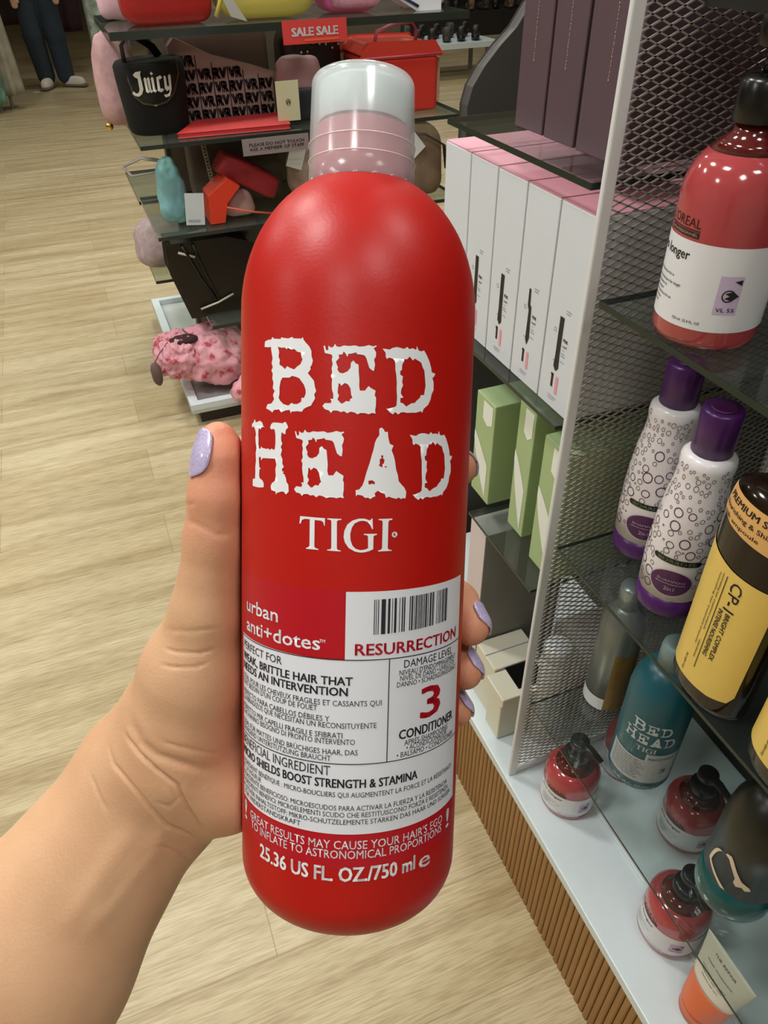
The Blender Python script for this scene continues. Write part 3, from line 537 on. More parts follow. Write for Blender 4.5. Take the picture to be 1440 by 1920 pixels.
# ---------------- lettering shapes shared by both bottles (mm on the wrap) ----------------
LET = {"bed_head":[[[[-30.3,51.8],[-30.1,53.3],[-28.9,53.7],[-27.3,53.8],[-26.8,54.5],[-26.2,54.0],[-23.6,53.8],[-23.3,54.3],[-22.4,54.1],[-20.8,53.9],[-19.5,54.3],[-18.9,53.9],[-16.4,53.8],[-16.0,54.2],[-15.6,53.3],[-14.7,52.4],[-13.9,51.6],[-13.3,50.5],[-13.2,48.9],[-12.8,47.8],[-13.1,46.6],[-13.6,45.9],[-13.4,45.4],[-14.3,44.3],[-13.4,43.3],[-12.4,42.2],[-12.1,40.5],[-11.7,39.4],[-12.3,38.4],[-12.0,37.3],[-12.7,36.2],[-13.2,35.3],[-14.5,34.8],[-15.5,34.3],[-16.0,33.5],[-17.6,33.6],[-18.8,33.5],[-19.5,33.5],[-19.7,32.9],[-20.1,33.9],[-21.7,33.7],[-23.2,33.1],[-24.0,34.0],[-26.1,33.7],[-26.7,33.0],[-27.9,33.6],[-29.5,34.1],[-28.9,35.3],[-27.1,35.6],[-26.0,36.8],[-26.5,38.0],[-25.8,39.2],[-26.6,40.0],[-26.3,41.6],[-26.8,42.7],[-26.6,44.1],[-27.2,45.0],[-26.6,46.0],[-27.1,47.1],[-26.7,48.5],[-27.1,50.0],[-27.5,51.8],[-28.4,51.6]],[[-24.6,51.7],[-23.3,51.4],[-21.9,51.4],[-21.3,50.9],[-21.0,51.4],[-19.7,50.8],[-18.7,51.0],[-17.7,50.2],[-16.5,50.0],[-16.4,48.9],[-16.0,48.1],[-16.6,46.8],[-17.7,46.1],[-18.7,45.3],[-20.3,45.8],[-21.1,46.2],[-21.9,45.4],[-22.8,46.1],[-24.0,46.7],[-23.8,47.9],[-24.3,48.9],[-24.1,50.2]],[[-22.8,43.0],[-20.3,43.0],[-19.4,43.5],[-17.9,43.2],[-16.9,42.8],[-16.2,41.9],[-15.5,41.1],[-14.9,39.6],[-14.9,38.6],[-15.4,37.4],[-16.2,37.4],[-16.3,36.3],[-17.6,35.6],[-18.7,35.6],[-19.5,35.9],[-20.6,35.1],[-22.4,35.5],[-23.6,36.4],[-24.2,37.2],[-23.9,38.4],[-23.9,40.3],[-23.5,42.0]]],[[[-9.7,51.8],[-9.3,51.9],[-9.0,50.8],[-8.7,50.6],[-8.3,50.8],[-8.3,51.9],[-7.6,51.4],[-7.0,51.5],[-6.4,52.4],[-6.0,51.7],[-5.0,51.6],[-4.0,52.0],[-2.5,51.9],[-0.8,52.1],[0.3,51.8],[1.6,51.9],[2.9,52.3],[4.2,52.0],[5.0,52.3],[5.1,52.0],[4.3,51.5],[5.0,50.4],[5.0,49.3],[4.5,48.4],[4.8,47.0],[4.5,45.3],[4.1,45.4],[3.2,46.1],[2.7,47.6],[2.3,48.8],[1.8,49.5],[0.6,49.7],[-0.2,49.7],[-0.5,50.2],[-1.6,49.9],[-2.8,49.7],[-2.8,49.1],[-3.0,49.1],[-3.4,49.8],[-4.0,50.4],[-4.3,49.6],[-5.4,49.5],[-5.2,48.6],[-6.1,47.6],[-5.9,46.9],[-5.5,46.0],[-5.7,45.5],[-5.1,44.6],[-4.1,44.4],[-2.8,45.0],[-2.0,46.0],[-1.9,47.4],[-1.2,48.0],[-0.7,47.3],[0.2,46.9],[0.3,44.8],[0.5,42.9],[0.5,41.0],[0.7,39.8],[2.1,39.8],[3.1,41.1],[3.9,40.5],[5.1,39.9],[4.9,38.5],[5.3,38.0],[5.3,35.8],[5.1,34.4],[5.3,33.5],[4.3,33.7],[3.3,33.3],[2.3,33.6],[1.0,33.6],[0.2,33.2],[-0.7,33.7],[-1.8,33.9],[-2.7,33.4],[-3.6,34.0],[-4.5,33.7],[-5.5,34.1],[-6.7,34.1],[-7.3,33.4],[-7.9,34.1],[-9.1,34.4],[-9.8,35.3],[-9.1,36.1],[-7.4,36.1],[-7.2,36.7],[-7.5,37.3],[-6.7,37.3],[-6.7,38.6],[-7.1,39.8],[-7.2,41.5],[-7.1,42.8],[-7.5,43.6],[-7.1,44.5],[-7.3,45.7],[-7.0,47.0],[-7.3,48.1],[-7.1,49.0],[-7.4,49.5],[-9.3,49.9]],[[-5.2,41.7],[-4.9,41.6],[-4.5,41.0],[-3.5,41.8],[-2.6,41.4],[-1.9,40.3],[-1.7,38.6],[-1.3,37.8],[-1.9,37.4],[-2.1,36.7],[-3.1,36.8],[-4.0,36.1],[-4.6,36.2],[-5.5,37.2],[-5.1,38.3],[-5.5,39.1],[-5.4,40.4]]],[[[6.8,51.5],[8.0,51.4],[8.8,51.3],[9.7,51.8],[10.9,52.1],[12.1,51.9],[13.2,51.7],[14.1,52.3],[14.7,51.7],[15.9,52.0],[16.9,51.6],[17.1,52.7],[17.7,51.5],[18.6,51.3],[19.6,51.6],[20.6,50.3],[21.6,48.6],[22.3,46.9],[22.6,45.6],[23.9,45.3],[23.7,44.6],[22.9,44.0],[23.4,42.8],[23.5,40.6],[22.8,39.4],[22.5,37.9],[21.6,36.3],[20.1,35.2],[19.6,34.0],[19.2,34.5],[17.4,34.0],[15.9,34.0],[14.7,33.9],[13.6,34.1],[12.6,34.0],[11.9,33.4],[10.9,34.1],[10.3,33.4],[9.3,34.0],[8.3,35.0],[9.0,35.0],[10.8,35.5],[11.3,35.9],[11.4,38.2],[11.2,40.3],[11.2,42.3],[11.0,44.4],[10.7,45.6],[10.6,47.4],[10.5,48.2],[9.8,48.9],[8.7,49.1],[8.1,48.7],[7.8,49.2],[7.7,50.4]],[[13.3,48.9],[14.2,48.9],[14.9,49.7],[16.0,48.6],[16.6,49.2],[17.6,48.7],[18.7,48.2],[19.3,46.8],[19.9,46.0],[20.2,43.9],[20.5,41.8],[20.2,39.9],[20.1,39.1],[18.9,39.0],[18.7,38.3],[17.7,37.5],[17.0,36.8],[15.8,36.6],[14.3,35.7],[13.2,36.6],[12.4,36.8],[12.4,38.0],[13.3,38.2],[12.5,39.3],[12.6,40.5],[13.1,41.6],[12.8,42.6],[13.0,44.1],[12.2,44.5],[12.1,45.5],[12.6,45.9],[12.7,47.5],[13.2,48.2]]],[[[-37.4,28.2],[-37.4,29.3],[-36.4,29.7],[-35.5,30.8],[-34.9,29.8],[-32.5,30.4],[-31.3,29.8],[-30.9,28.9],[-30.2,28.6],[-31.6,28.6],[-32.3,27.8],[-32.9,28.3],[-33.4,27.6],[-33.5,26.3],[-33.3,24.7],[-33.4,23.4],[-33.0,22.1],[-32.2,22.1],[-31.9,22.9],[-31.3,22.4],[-28.9,22.2],[-28.5,22.5],[-27.9,22.0],[-26.9,22.5],[-26.2,22.1],[-25.6,22.5],[-25.4,24.3],[-25.4,26.4],[-25.7,27.9],[-26.2,28.3],[-27.0,28.0],[-27.7,28.5],[-27.2,29.6],[-26.4,30.1],[-24.6,30.1],[-22.6,30.0],[-21.7,30.5],[-21.1,29.9],[-20.6,28.9],[-21.5,28.1],[-21.6,26.9],[-22.3,27.0],[-23.0,27.5],[-23.2,25.9],[-23.1,24.8],[-22.7,24.2],[-23.3,23.1],[-22.8,22.3],[-23.3,20.9],[-22.6,19.5],[-22.7,18.4],[-22.1,17.4],[-22.8,16.8],[-22.7,16.1],[-22.0,16.0],[-22.6,15.5],[-21.9,15.3],[-21.3,14.2],[-21.1,13.1],[-20.4,12.3],[-20.3,10.3],[-21.3,9.4],[-22.0,10.1],[-22.7,10.2],[-24.7,9.6],[-25.1,9.0],[-25.3,9.9],[-27.0,10.2],[-27.4,11.3],[-26.8,12.3],[-25.5,13.1],[-25.2,14.7],[-25.4,16.5],[-25.0,18.0],[-25.5,19.6],[-28.2,19.5],[-31.1,19.4],[-31.9,18.6],[-32.0,19.4],[-32.8,19.8],[-33.2,19.2],[-33.1,17.7],[-32.8,16.4],[-31.9,16.3],[-32.8,15.9],[-33.0,14.3],[-32.8,13.3],[-31.2,12.7],[-30.6,11.9],[-30.6,10.7],[-33.0,10.4],[-34.7,10.4],[-36.9,10.5],[-36.9,12.6],[-35.4,12.9],[-35.2,14.8],[-35.2,16.6],[-34.8,18.4],[-35.0,20.6],[-34.5,22.2],[-35.0,23.8],[-35.2,25.3],[-34.8,26.2],[-35.2,27.5],[-36.2,28.6]]],[[[-18.3,27.9],[-17.9,27.9],[-17.6,26.9],[-17.3,26.7],[-16.9,26.9],[-16.9,28.0],[-16.1,27.5],[-15.5,27.6],[-15.0,28.5],[-14.5,27.8],[-13.6,27.7],[-12.5,28.1],[-11.1,28.0],[-9.3,28.2],[-8.2,27.8],[-6.9,28.0],[-5.7,28.4],[-4.4,28.1],[-3.5,28.3],[-3.5,28.0],[-4.2,27.5],[-3.5,26.4],[-3.6,25.4],[-4.0,24.4],[-3.8,23.1],[-4.0,21.3],[-4.5,21.4],[-5.4,22.1],[-5.9,23.6],[-6.3,24.9],[-6.8,25.6],[-8.0,25.8],[-8.7,25.8],[-9.1,26.3],[-10.2,26.0],[-11.4,25.8],[-11.4,25.1],[-11.6,25.1],[-11.9,25.8],[-12.5,26.4],[-12.8,25.7],[-14.0,25.5],[-13.8,24.6],[-14.7,23.6],[-14.5,22.9],[-14.1,22.1],[-14.3,21.5],[-13.7,20.6],[-12.7,20.4],[-11.3,21.0],[-10.6,22.0],[-10.5,23.5],[-9.8,24.0],[-9.2,23.3],[-8.4,22.9],[-8.2,20.8],[-8.0,18.9],[-8.1,17.0],[-7.8,15.8],[-6.4,15.8],[-5.5,17.1],[-4.6,16.5],[-3.4,15.8],[-3.6,14.5],[-3.3,13.9],[-3.3,11.7],[-3.5,10.3],[-3.2,9.4],[-4.3,9.6],[-5.3,9.3],[-6.2,9.5],[-7.5,9.5],[-8.3,9.2],[-9.3,9.7],[-10.4,9.9],[-11.3,9.3],[-12.2,9.9],[-13.1,9.7],[-14.0,10.1],[-15.2,10.0],[-15.8,9.4],[-16.4,10.1],[-17.7,10.3],[-18.4,11.2],[-17.7,12.1],[-16.0,12.0],[-15.7,12.7],[-16.1,13.3],[-15.3,13.3],[-15.3,14.6],[-15.6,15.8],[-15.8,17.5],[-15.7,18.8],[-16.1,19.6],[-15.6,20.5],[-15.8,21.8],[-15.6,23.1],[-15.9,24.1],[-15.6,25.1],[-16.0,25.6],[-17.8,26.0]],[[-13.8,17.7],[-13.4,17.6],[-13.1,17.0],[-12.1,17.8],[-11.2,17.4],[-10.5,16.3],[-10.2,14.6],[-9.9,13.8],[-10.4,13.3],[-10.6,12.7],[-11.7,12.8],[-12.6,12.0],[-13.1,12.1],[-14.1,13.1],[-13.6,14.2],[-14.1,15.1],[-13.9,16.3]]],[[[6.4,29.2],[7.0,29.7],[7.7,29.2],[8.1,28.4],[8.9,28.5],[9.1,26.9],[9.6,25.1],[10.7,24.6],[10.2,23.3],[10.9,21.6],[11.3,20.2],[11.7,17.8],[12.3,16.1],[12.6,14.4],[13.6,13.3],[14.5,12.4],[15.1,11.2],[14.9,9.3],[14.2,9.5],[13.5,9.2],[12.7,9.7],[12.1,9.3],[10.7,9.6],[9.7,10.0],[8.9,9.6],[8.5,10.8],[7.5,11.1],[6.4,11.7],[5.5,10.9],[5.8,10.1],[5.0,9.8],[4.4,9.3],[3.6,9.7],[2.8,9.6],[2.0,10.3],[0.6,10.5],[0.2,10.0],[0.1,11.8],[1.1,12.0],[2.0,13.2],[2.5,14.6],[2.9,16.3],[3.4,18.0],[3.9,19.5],[4.4,21.6],[4.9,23.3],[5.3,25.4],[5.7,26.4],[6.5,27.5]],[[7.1,21.8],[7.8,21.8],[7.7,20.9],[8.2,20.6],[8.0,19.5],[7.6,19.3],[7.6,18.3],[6.4,19.0],[6.8,19.2],[6.8,20.8],[7.3,20.9]],[[3.6,14.5],[4.7,14.7],[5.5,14.2],[5.5,13.5],[4.7,13.7],[3.8,13.4]],[[8.3,18.7],[8.9,18.7],[8.8,18.3],[8.3,18.4]]],[[[15.7,27.7],[16.9,27.5],[17.8,27.4],[18.6,27.9],[19.8,28.2],[21.1,28.1],[22.2,27.8],[23.1,28.5],[23.7,27.9],[24.9,28.1],[25.9,27.8],[26.2,28.8],[26.8,27.6],[27.7,27.5],[28.7,27.7],[29.7,26.4],[30.7,24.6],[31.4,22.9],[31.7,21.4],[33.0,21.2],[32.8,20.4],[32.0,19.8],[32.5,18.5],[32.6,16.3],[31.9,15.0],[31.6,13.4],[30.7,11.7],[29.2,10.6],[28.7,9.4],[28.3,9.9],[26.4,9.4],[24.9,9.4],[23.7,9.2],[22.5,9.5],[21.6,9.4],[20.8,8.8],[19.9,9.4],[19.3,8.7],[18.2,9.4],[17.2,10.4],[18.0,10.4],[19.8,11.0],[20.3,11.4],[20.4,13.8],[20.2,15.9],[20.1,18.1],[20.0,20.2],[19.7,21.5],[19.5,23.4],[19.5,24.2],[18.7,24.9],[17.6,25.2],[17.1,24.7],[16.7,25.2],[16.6,26.4]],[[22.3,24.9],[23.2,24.9],[24.0,25.7],[25.0,24.6],[25.6,25.3],[26.6,24.7],[27.8,24.2],[28.4,22.7],[29.0,21.9],[29.3,19.7],[29.6,17.5],[29.3,15.5],[29.2,14.7],[28.0,14.6],[27.8,13.9],[26.8,13.1],[26.1,12.3],[24.9,12.0],[23.3,11.1],[22.2,12.1],[21.4,12.3],[21.4,13.5],[22.3,13.7],[21.5,14.9],[21.6,16.2],[22.1,17.3],[21.8,18.3],[21.9,20.0],[21.2,20.4],[21.0,21.4],[21.6,21.8],[21.7,23.5],[22.2,24.1]]]],"tigi":[[[[-16.3,3.5],[-8.6,3.4],[-8.6,1.2],[-8.8,1.2],[-9.1,2.2],[-9.7,2.6],[-11.7,2.7],[-11.7,-5.1],[-11.4,-5.5],[-10.4,-5.8],[-10.4,-6.0],[-14.3,-6.0],[-14.3,-5.7],[-13.5,-5.4],[-13.2,-5.0],[-13.2,2.8],[-14.8,2.8],[-15.7,2.4],[-16.1,1.3],[-16.5,1.3]]],[[[-7.9,3.4],[-3.8,3.4],[-3.8,3.1],[-4.7,3.0],[-5.1,2.6],[-5.0,-5.1],[-4.8,-5.6],[-3.8,-5.9],[-3.8,-6.1],[-7.8,-6.0],[-7.8,-5.7],[-6.9,-5.6],[-6.6,-5.1],[-6.7,2.6],[-7.0,3.0],[-7.9,3.1]]],[[[5.1,3.7],[5.3,0.6],[5.0,0.6],[4.5,1.8],[3.6,2.7],[2.5,3.0],[1.4,2.9],[0.0,2.2],[-0.8,0.9],[-1.2,-0.9],[-1.1,-2.7],[-0.5,-4.3],[0.4,-5.2],[1.8,-5.6],[3.1,-5.4],[4.0,-5.0],[3.9,-1.6],[3.6,-1.2],[2.7,-1.1],[2.7,-0.8],[6.5,-0.8],[6.5,-1.1],[5.7,-1.3],[5.5,-1.6],[5.5,-5.3],[4.5,-5.8],[3.1,-6.2],[1.8,-6.3],[0.2,-6.0],[-1.6,-5.0],[-2.7,-3.4],[-3.1,-1.9],[-2.9,-0.0],[-2.1,1.8],[-0.7,3.0],[1.1,3.6],[2.9,3.6],[4.4,3.1],[4.8,3.6]]],[[[6.9,3.5],[11.0,3.6],[10.9,3.2],[10.1,3.1],[9.8,2.6],[9.8,-5.0],[10.1,-5.5],[11.1,-5.7],[11.0,-5.9],[7.0,-6.0],[6.9,-5.7],[7.8,-5.5],[8.1,-5.0],[8.1,2.7],[7.8,3.1],[6.9,3.2]]]]}
TXT = [["urban",-41.4,-24.1,-29.6,4.2,0.6,"white"],["anti+dotes",-41.5,-9.6,-36.0,4.2,0.6,"white"],["TM",-9.7,-8.0,-33.7,1.0,0,"white"],["RESURRECTION",0.9,40.0,-37.1,3.4,1,"red"],["PERFECT FOR",-44.5,-22.4,-42.6,2.5,0,"ink"],["WEAK, BRITTLE HAIR THAT",-45,0.3,-46.4,2.5,1,"ink"],["NEEDS AN INTERVENTION",-45,-1.1,-49.7,2.5,1,"ink"],["IDÉAL POUR LES CHEVEUX FRAGILES ET CASSANTS QUI",-45,9.2,-52.9,1.7,0,"ink"],["ONT BESOIN D'UN COUP DE FOUET",-45,-10.2,-54.9,1.7,0,"ink"],["PERFECTO PARA CABELLOS DÉBILES Y",-45,-6.4,-57.9,1.7,0,"ink"],["QUEBRADIZOS QUE NECESITAN UN RECONSITUYENTE",-45,7.8,-59.9,1.7,0,"ink"],["PERFETTO PER CAPELLI FRAGILI E SFIBRATI",-45,-2.4,-63.0,1.7,0,"ink"],["CHE HANNO BISOGNO DI PRONTO INTERVENTO",-45,1.4,-65.0,1.7,0,"ink"],["IDEAL FÜR MATTES UND BRÜCHIGES HAAR, DAS",-45,2.3,-68.3,1.7,0,"ink"],["DRINGEND UNTERSTÜTZUNG BRAUCHT",-45,-5.8,-70.4,1.7,0,"ink"],["BENEFICIAL INGREDIENT",-45,-5.9,-75.0,3.0,0,"ink"],["MICRO SHIELDS BOOST STRENGTH & STAMINA",-45,22.2,-78.8,2.7,1,"ink"],["INGRÉDIENT BÉNÉFIQUE : MICRO-BOUCLIERS QUI AUGMENTENT LA FORCE ET LA RÉSISTANCE",-45,40.6,-81.9,1.6,0,"ink"],["ET LA VIGUEUR",-45,-31.6,-84.0,1.6,0,"ink"],["INGREDIENTE BENEFICIOSO: MICROESCUDOS PARA ACTIVAR LA FUERZA Y LA RESISTENCIA",-45,37.7,-86.2,1.6,0,"ink"],["INGREDIENTI BENEFICI: MICROELEMENTI SCUDO CHE RESTITUISCONO FORZA E RESISTENZA",-45,38.6,-88.4,1.6,0,"ink"],["POSITIVER INHALTSSTOFF: MIKRO-SCHUTZELEMENTE STÄRKEN DAS HAAR UND SORGEN",-45,40.4,-90.7,1.6,0,"ink"],["FÜR WIDERSTANDSKRAFT",-44,-15.2,-92.9,1.6,0,"ink"],["GREAT RESULTS MAY CAUSE YOUR HAIR'S EGO",-38.5,35.4,-98.8,2.7,0.2,"white"],["TO INFLATE TO ASTRONOMICAL PROPORTIONS",-37.8,35.1,-102.0,2.7,0.2,"white"],["!",-43.7,-41.5,-101.4,6.5,0.3,"white"],["!",38.4,40.7,-102.7,6.5,0.3,"white"],["25.36 US FL. OZ./750 ml",-32.0,22.4,-109.5,4.6,1,"white"],["e",24.1,29.2,-110.5,5.5,0.2,"white"],["DAMAGE LEVEL",16.1,37.8,-42.0,2.4,0,"ink"],["NIVEAU D'ENDOMMAGEMENT",14.6,40.5,-44.2,1.6,0,"ink"],["NIVEL DE DAÑO • LIVELLO DI",14.9,39.6,-46.0,1.6,0,"ink"],["DANNO • SCHÄDIGUNGSGRAD",13.9,40.9,-47.9,1.6,0,"ink"],["3",22.8,31.3,-59.5,9.6,1,"red"],["CONDITIONER",15.1,39.9,-64.6,2.9,1,"ink"],["APRÈS-SHAMPOOING",17.0,36.7,-66.9,1.7,0,"ink"],["• ACONDICIONADOR",17.8,36.2,-68.6,1.7,0,"ink"],["• BALSAMO • CONDITIONER",14.5,40.6,-70.5,1.7,0,"ink"]]
def letters(p, which, s=1.0, du=0, dv=0):
    for g in LET[which]: p.loops([[(a*s+du, b*s+dv) for a, b in L] for L in g])
    return p
def teal():
    x, y, z, R = 0.520, 0.416, 0.5065, 0.0405
    t = thing('conditioner_bottle', 'teal bottle with white ragged lettering on the lowest near glass shelf', 'bottle', (x, y, z)); a = ang_to_cam(x, y)+0.15
    lathe_part('body', [(R*0.8,0),(R*0.95,0.003),(R,0.010),(R,0.165),(R*0.96,0.180),(R*0.85,0.195),(R*0.66,0.207),(R*0.45,0.213)], MTEAL, t)
    lathe_part('cap', [(R*0.45,0.2133),(R*0.45,0.240),(R*0.42,0.246),(R*0.3,0.249)], M('frosted_cap','#8FA0A4',0.4), t, 40)
    p = Print(); letters(p, 'bed_head', 0.92, 0, 92); letters(p, 'tigi', 0.92, 0, 92); p.out('lettering', MTPRT, t, cyl(R, a, 0, 0.0003), 2.5)
    p = Print(); p.rect(-50,22,45,70); p.rect(0,70,45,84); lb = p.out('label', MTLAB, t, cyl(R, a, 0, 0.0003), 2.5)
    p = Print()
    for k in range(9): p.text('WEAK, BRITTLE HAIR THAT NEEDS AN INTERVENTION'[:30+k], -45, -6+((k*13) % 10), 64-k*4.4, 2.0, 0.3)
    p.text('3', 22, 31, 44, 9, 1); p.text('RECOVERY', 4, 38, 73, 4, 1); p.out('label_text', M('label_grey','#5C666B',0.5), lb, cyl(R, a, 0, 0.0006), 2.5)
    p = Print(); p.text('25.36 US FL. OZ./750 ml', -34, 24, 10, 4, 0.8); p.out('volume_text', MTPRT, t, cyl(R, a, 0, 0.0003), 2.5)
teal()
# skull bottle
MSK = M('dark_teal_bottle', '#0E4A4A', 0.2, coat=0.5); MSKB = M('black_wrap', '#14140F', 0.35); MBONE = M('bone_print', '#D9C6AE', 0.5)
x, y, R = 0.522, 0.238, 0.0430
t = thing('skull_bottle', 'dark bottle with teal foot and pale bone emblem on the lowest glass shelf', 'bottle', (x, y, 0.5065)); a = ang_to_cam(x, y)
lathe_part('teal_foot', [(R*0.82,0),(R*0.96,0.003),(R,0.010),(R,0.055)], MSK, t)
lathe_part('body', [(R,0.0552),(R,0.150),(R*0.95,0.170),(R*0.82,0.188),(R*0.6,0.20),(R*0.42,0.206)], MSKB, t)
lathe_part('cap', [(R*0.4,0.2063),(R*0.4,0.234),(R*0.36,0.238)], MBLACK, t, 32)
p = Print()
arc = [(-18-9*math.sin(q), 106-26*(1-math.cos(q))) for q in [i*0.2 for i in range(9)]]+[(-14,70),(-6,64)]
p.loops([[(u-1.6,v+0.5) for u, v in arc]+[(u+1.8,v+2.2) for u, v in reversed(arc)]])
p.loops([[(-15,112),(-11,114),(-8,110),(-3,101),(3,92),(10,88),(12,84),(8,81),(5,84),(1,81),(-2,85),(-2,91),(-7,100),(-12,108),(-16,109)]])
[setattr(v_.co,'x',v_.co.x*1.35+2) for v_ in p.bm.verts]; [setattr(v_.co,'y',(v_.co.y-90)*1.25+88) for v_ in p.bm.verts]; p.out('bone_emblem', MBONE, t, cyl(R, a, 0, 0.0004), 2.5)
# tall silver and gold bottle
x, y, R = 0.545, 0.532, 0.030
t = thing('silver_bottle', 'tall silvery bottle with a gold side, behind the teal bottle', 'bottle', (x, y, 0.5065)); a = ang_to_cam(x, y)
lathe_part('body', [(R*0.85,0),(R,0.003),(R,0.16),(R*0.9,0.175),(R*0.6,0.188),(R*0.5,0.192)], M('silver_plastic','#7F8683',0.3,metal=0.4,noise=0.2,nscale=20), t)
p = lab_patch(2,4,60,120); p.out('gold_panel', M('gold_panel','#8A6A2C',0.4,metal=0.3,noise=0.3,nscale=60), t, cyl(R, a, 0, 0.0003), 2.5)
p = lab_patch(-50,2,2,26); p.out('white_band', MWBOX, t, cyl(R, a, 0, 0.0003), 2.5)
lathe_part('cap', [(R*0.5,0.1923),(R*0.5,0.225),(R*0.45,0.228)], M('silver_cap','#A9B2B4',0.25,metal=0.5), t, 30)
# orange and white squeeze tube standing on its cap
x, y = 0.502, 0.186
t = thing('squeeze_tube', 'orange squeeze tube with white crimped end in the lower right corner', 'tube', (x, y, 0.285)); t.rotation_euler = (0,0,-math.pi/2)
def tube_mesh(z0, z1, mat, name):
    v = []; f = []; n = 40; m = 14
    for j in range(m+1):
        z = z0+(z1-z0)*j/m; s = min(max((z-0.03)/0.125,0),1); sx = 0.029+0.011*s; sy = 0.029*(1-s)+0.0012
        for i in range(n): q = 2*math.pi*i/n; v.append((sx*math.cos(q), sy*math.sin(q), z))
    for j in range(m):
        for i in range(n): f.append((j*n+i, j*n+(i+1)%n, (j+1)*n+(i+1)%n, (j+1)*n+i))
    f.append(tuple(range(n-1,-1,-1))); f.append(tuple(m*n+i for i in range(n)))
    return MB().add(v, f, True).build(name, mat, t)
lathe_part('cap', [(0.024,0),(0.027,0.001),(0.027,0.0295)], M('orange_cap','#D9683A',0.35), t, 36)
tube_mesh(0.030, 0.078, M('orange_tube','#DB6C3F',0.4), 'orange_body'); tube_mesh(0.0782, 0.155, M('tube_white','#D6D0C2',0.45), 'white_body')
def tube_fn(u, v):
    z = v/1000; s = min(max((z-0.03)/0.125,0),1); sx = 0.029+0.011*s; sy = 0.029*(1-s)+0.0012; q = u/1000/0.034; return ((sx+0.0004)*math.sin(q), -(sy+0.0004)*math.cos(q), z)
p = Print(); p.text('THE REPAIR', -16, 16, 138, 4, 0.6); p.text('mask treatment', -20, 20, 122, 3, 0.6)
for k in range(3): p.text('intensive hair care', -22+k*3, 18-k*3, 108-k*6, 2.4, 0.5)
p.out('tube_lettering', M('tube_print','#6E6862',0.5), t, tube_fn, 2.5)

# ---------------- sale display ----------------
XL, XR_, YF = 0.165, 1.19, 2.35
MG2 = glassmat('display_glass', (0.84,0.88,0.82), 0.06)
def dglass(x0, y0, x1, y1, z, label, th=0.012):
    t = thing('glass_shelf', label, 'shelf', (x0, y0, z-th))
    MB().box((0.001,0.001,0),(x1-x0-0.001,y1-y0-0.001,th)).build('glass_pane', MG2, t)
    e = 0.0012; mb = MB(); mb.box((0,0,0.0005),(e,y1-y0,th-0.0005)); mb.box((e,0,0.0005),(x1-x0,e,th-0.0005)); mb.box((e,y1-y0-e,0.0005),(x1-x0,y1-y0,th-0.0005)); mb.box((x1-x0-e,e,0.0005),(x1-x0,y1-y0-e,th-0.0005)); mb.build('dark_edge', M('d_edge','#2A3029',0.2), t); return t
dglass(XL, YF, XR_, 2.81, 1.19, 'top glass shelf of the sale display under red and yellow bags', 0.02)
dglass(0.186, YF, XR_, 2.81, 0.92, 'sale display glass shelf under the black drum bag')
dglass(0.186, 2.36, XR_, 2.81, 0.665, 'sale display glass shelf under the light blue pouch')
dglass(0.186, 2.871, XR_, 3.30, 0.634, 'rear glass shelf showing left of the light blue pouch')
dglass(0.186, 2.871, XR_, 3.30, 0.345, 'low rear glass shelf above the white tray corner')
MFRAME = M('display_frame', '#3A3430', 0.6, noise=0.2, nscale=4)
t = thing('display_stand', 'brown-grey core panel of the sale display holding its glass shelves', 'stand', (0.68, 2.84, 0.0685))
MB().box((-0.36,-0.03,0.0),(0.48,0.03,1.30)).build('core_panel', M('taupe_core','#6E6055',0.7,noise=0.12,nscale=3), t)
MB().box((-0.375,-0.03,0.0),(-0.36,0.03,1.43)).build('upright', MFRAME, t); MB().box((0.48,-0.03,0.0),(0.495,0.03,1.43)).build('upright', MFRAME, t)
t = thing('display_tray', 'white framed tray at the foot of the sale display', 'tray', (0.18, 2.35, 0))
MB().box((0.03,0.03,0.0),(0.97,0.97,0.055)).build('foot', MFRAME, t); MB().box((0,0,0.0555),(1.0,1.0,0.068)).build('tray_floor', M('tray_grey','#B9BFBC',0.5), t)
mb = MB(); mb.box((0,0,0.0685),(1.0,0.03,0.09)); mb.box((0,0.97,0.0685),(1.0,1.0,0.09)); mb.box((0,0.03,0.0685),(0.03,0.97,0.09)); mb.box((0.97,0.03,0.0685),(1.0,0.97,0.09)); mb.build('white_rim', MWHITE, t)
# sale sign
t = thing('sale_sign', 'small red SALE SALE sign clipped to the top shelf edge', 'sign', (0.618, 2.335, 1.137)); t.rotation_euler = (math.radians(-3),0,0)
MB().box((0,0,0),(0.185,0.002,0.056)).build('card', M('sale_red','#C23A35',0.5), t)
p = Print(); p.text('SALE SALE', 26, 158, 19, 19, 1.6); p.out('lettering', MLAB, t, plane_fn((0,0,0),(1,0,0),(0,0,1),(0,-1,0),0.0008))
p = Print(); p.rect(60,6,160,12); p.out('orange_stripe', M('sale_orange','#D9542F',0.5), t, plane_fn((0,0,0),(1,0,0),(0,0,1),(0,-1,0),0.0008))
# price strip
t = thing('price_strip', 'clear grey strip with faint red words under the red folder', 'sign', (0.47, 2.338, 0.868)); MB().box((0,0,0),(0.20,0.002,0.045)).build('strip', M('strip_grey','#8C807E',0.3), t)
p = Print(); p.text('PLEASE DO NOT TOUCH', 20, 185, 24, 8, 0.6); p.text('ASK A MEMBER OF STAFF', 20, 185, 12, 8, 0.6); p.out('lettering', M('strip_red','#B5807F',0.5), t, plane_fn((0,0,0),(1,0,0),(0,0,1),(0,-1,0),0.0008))
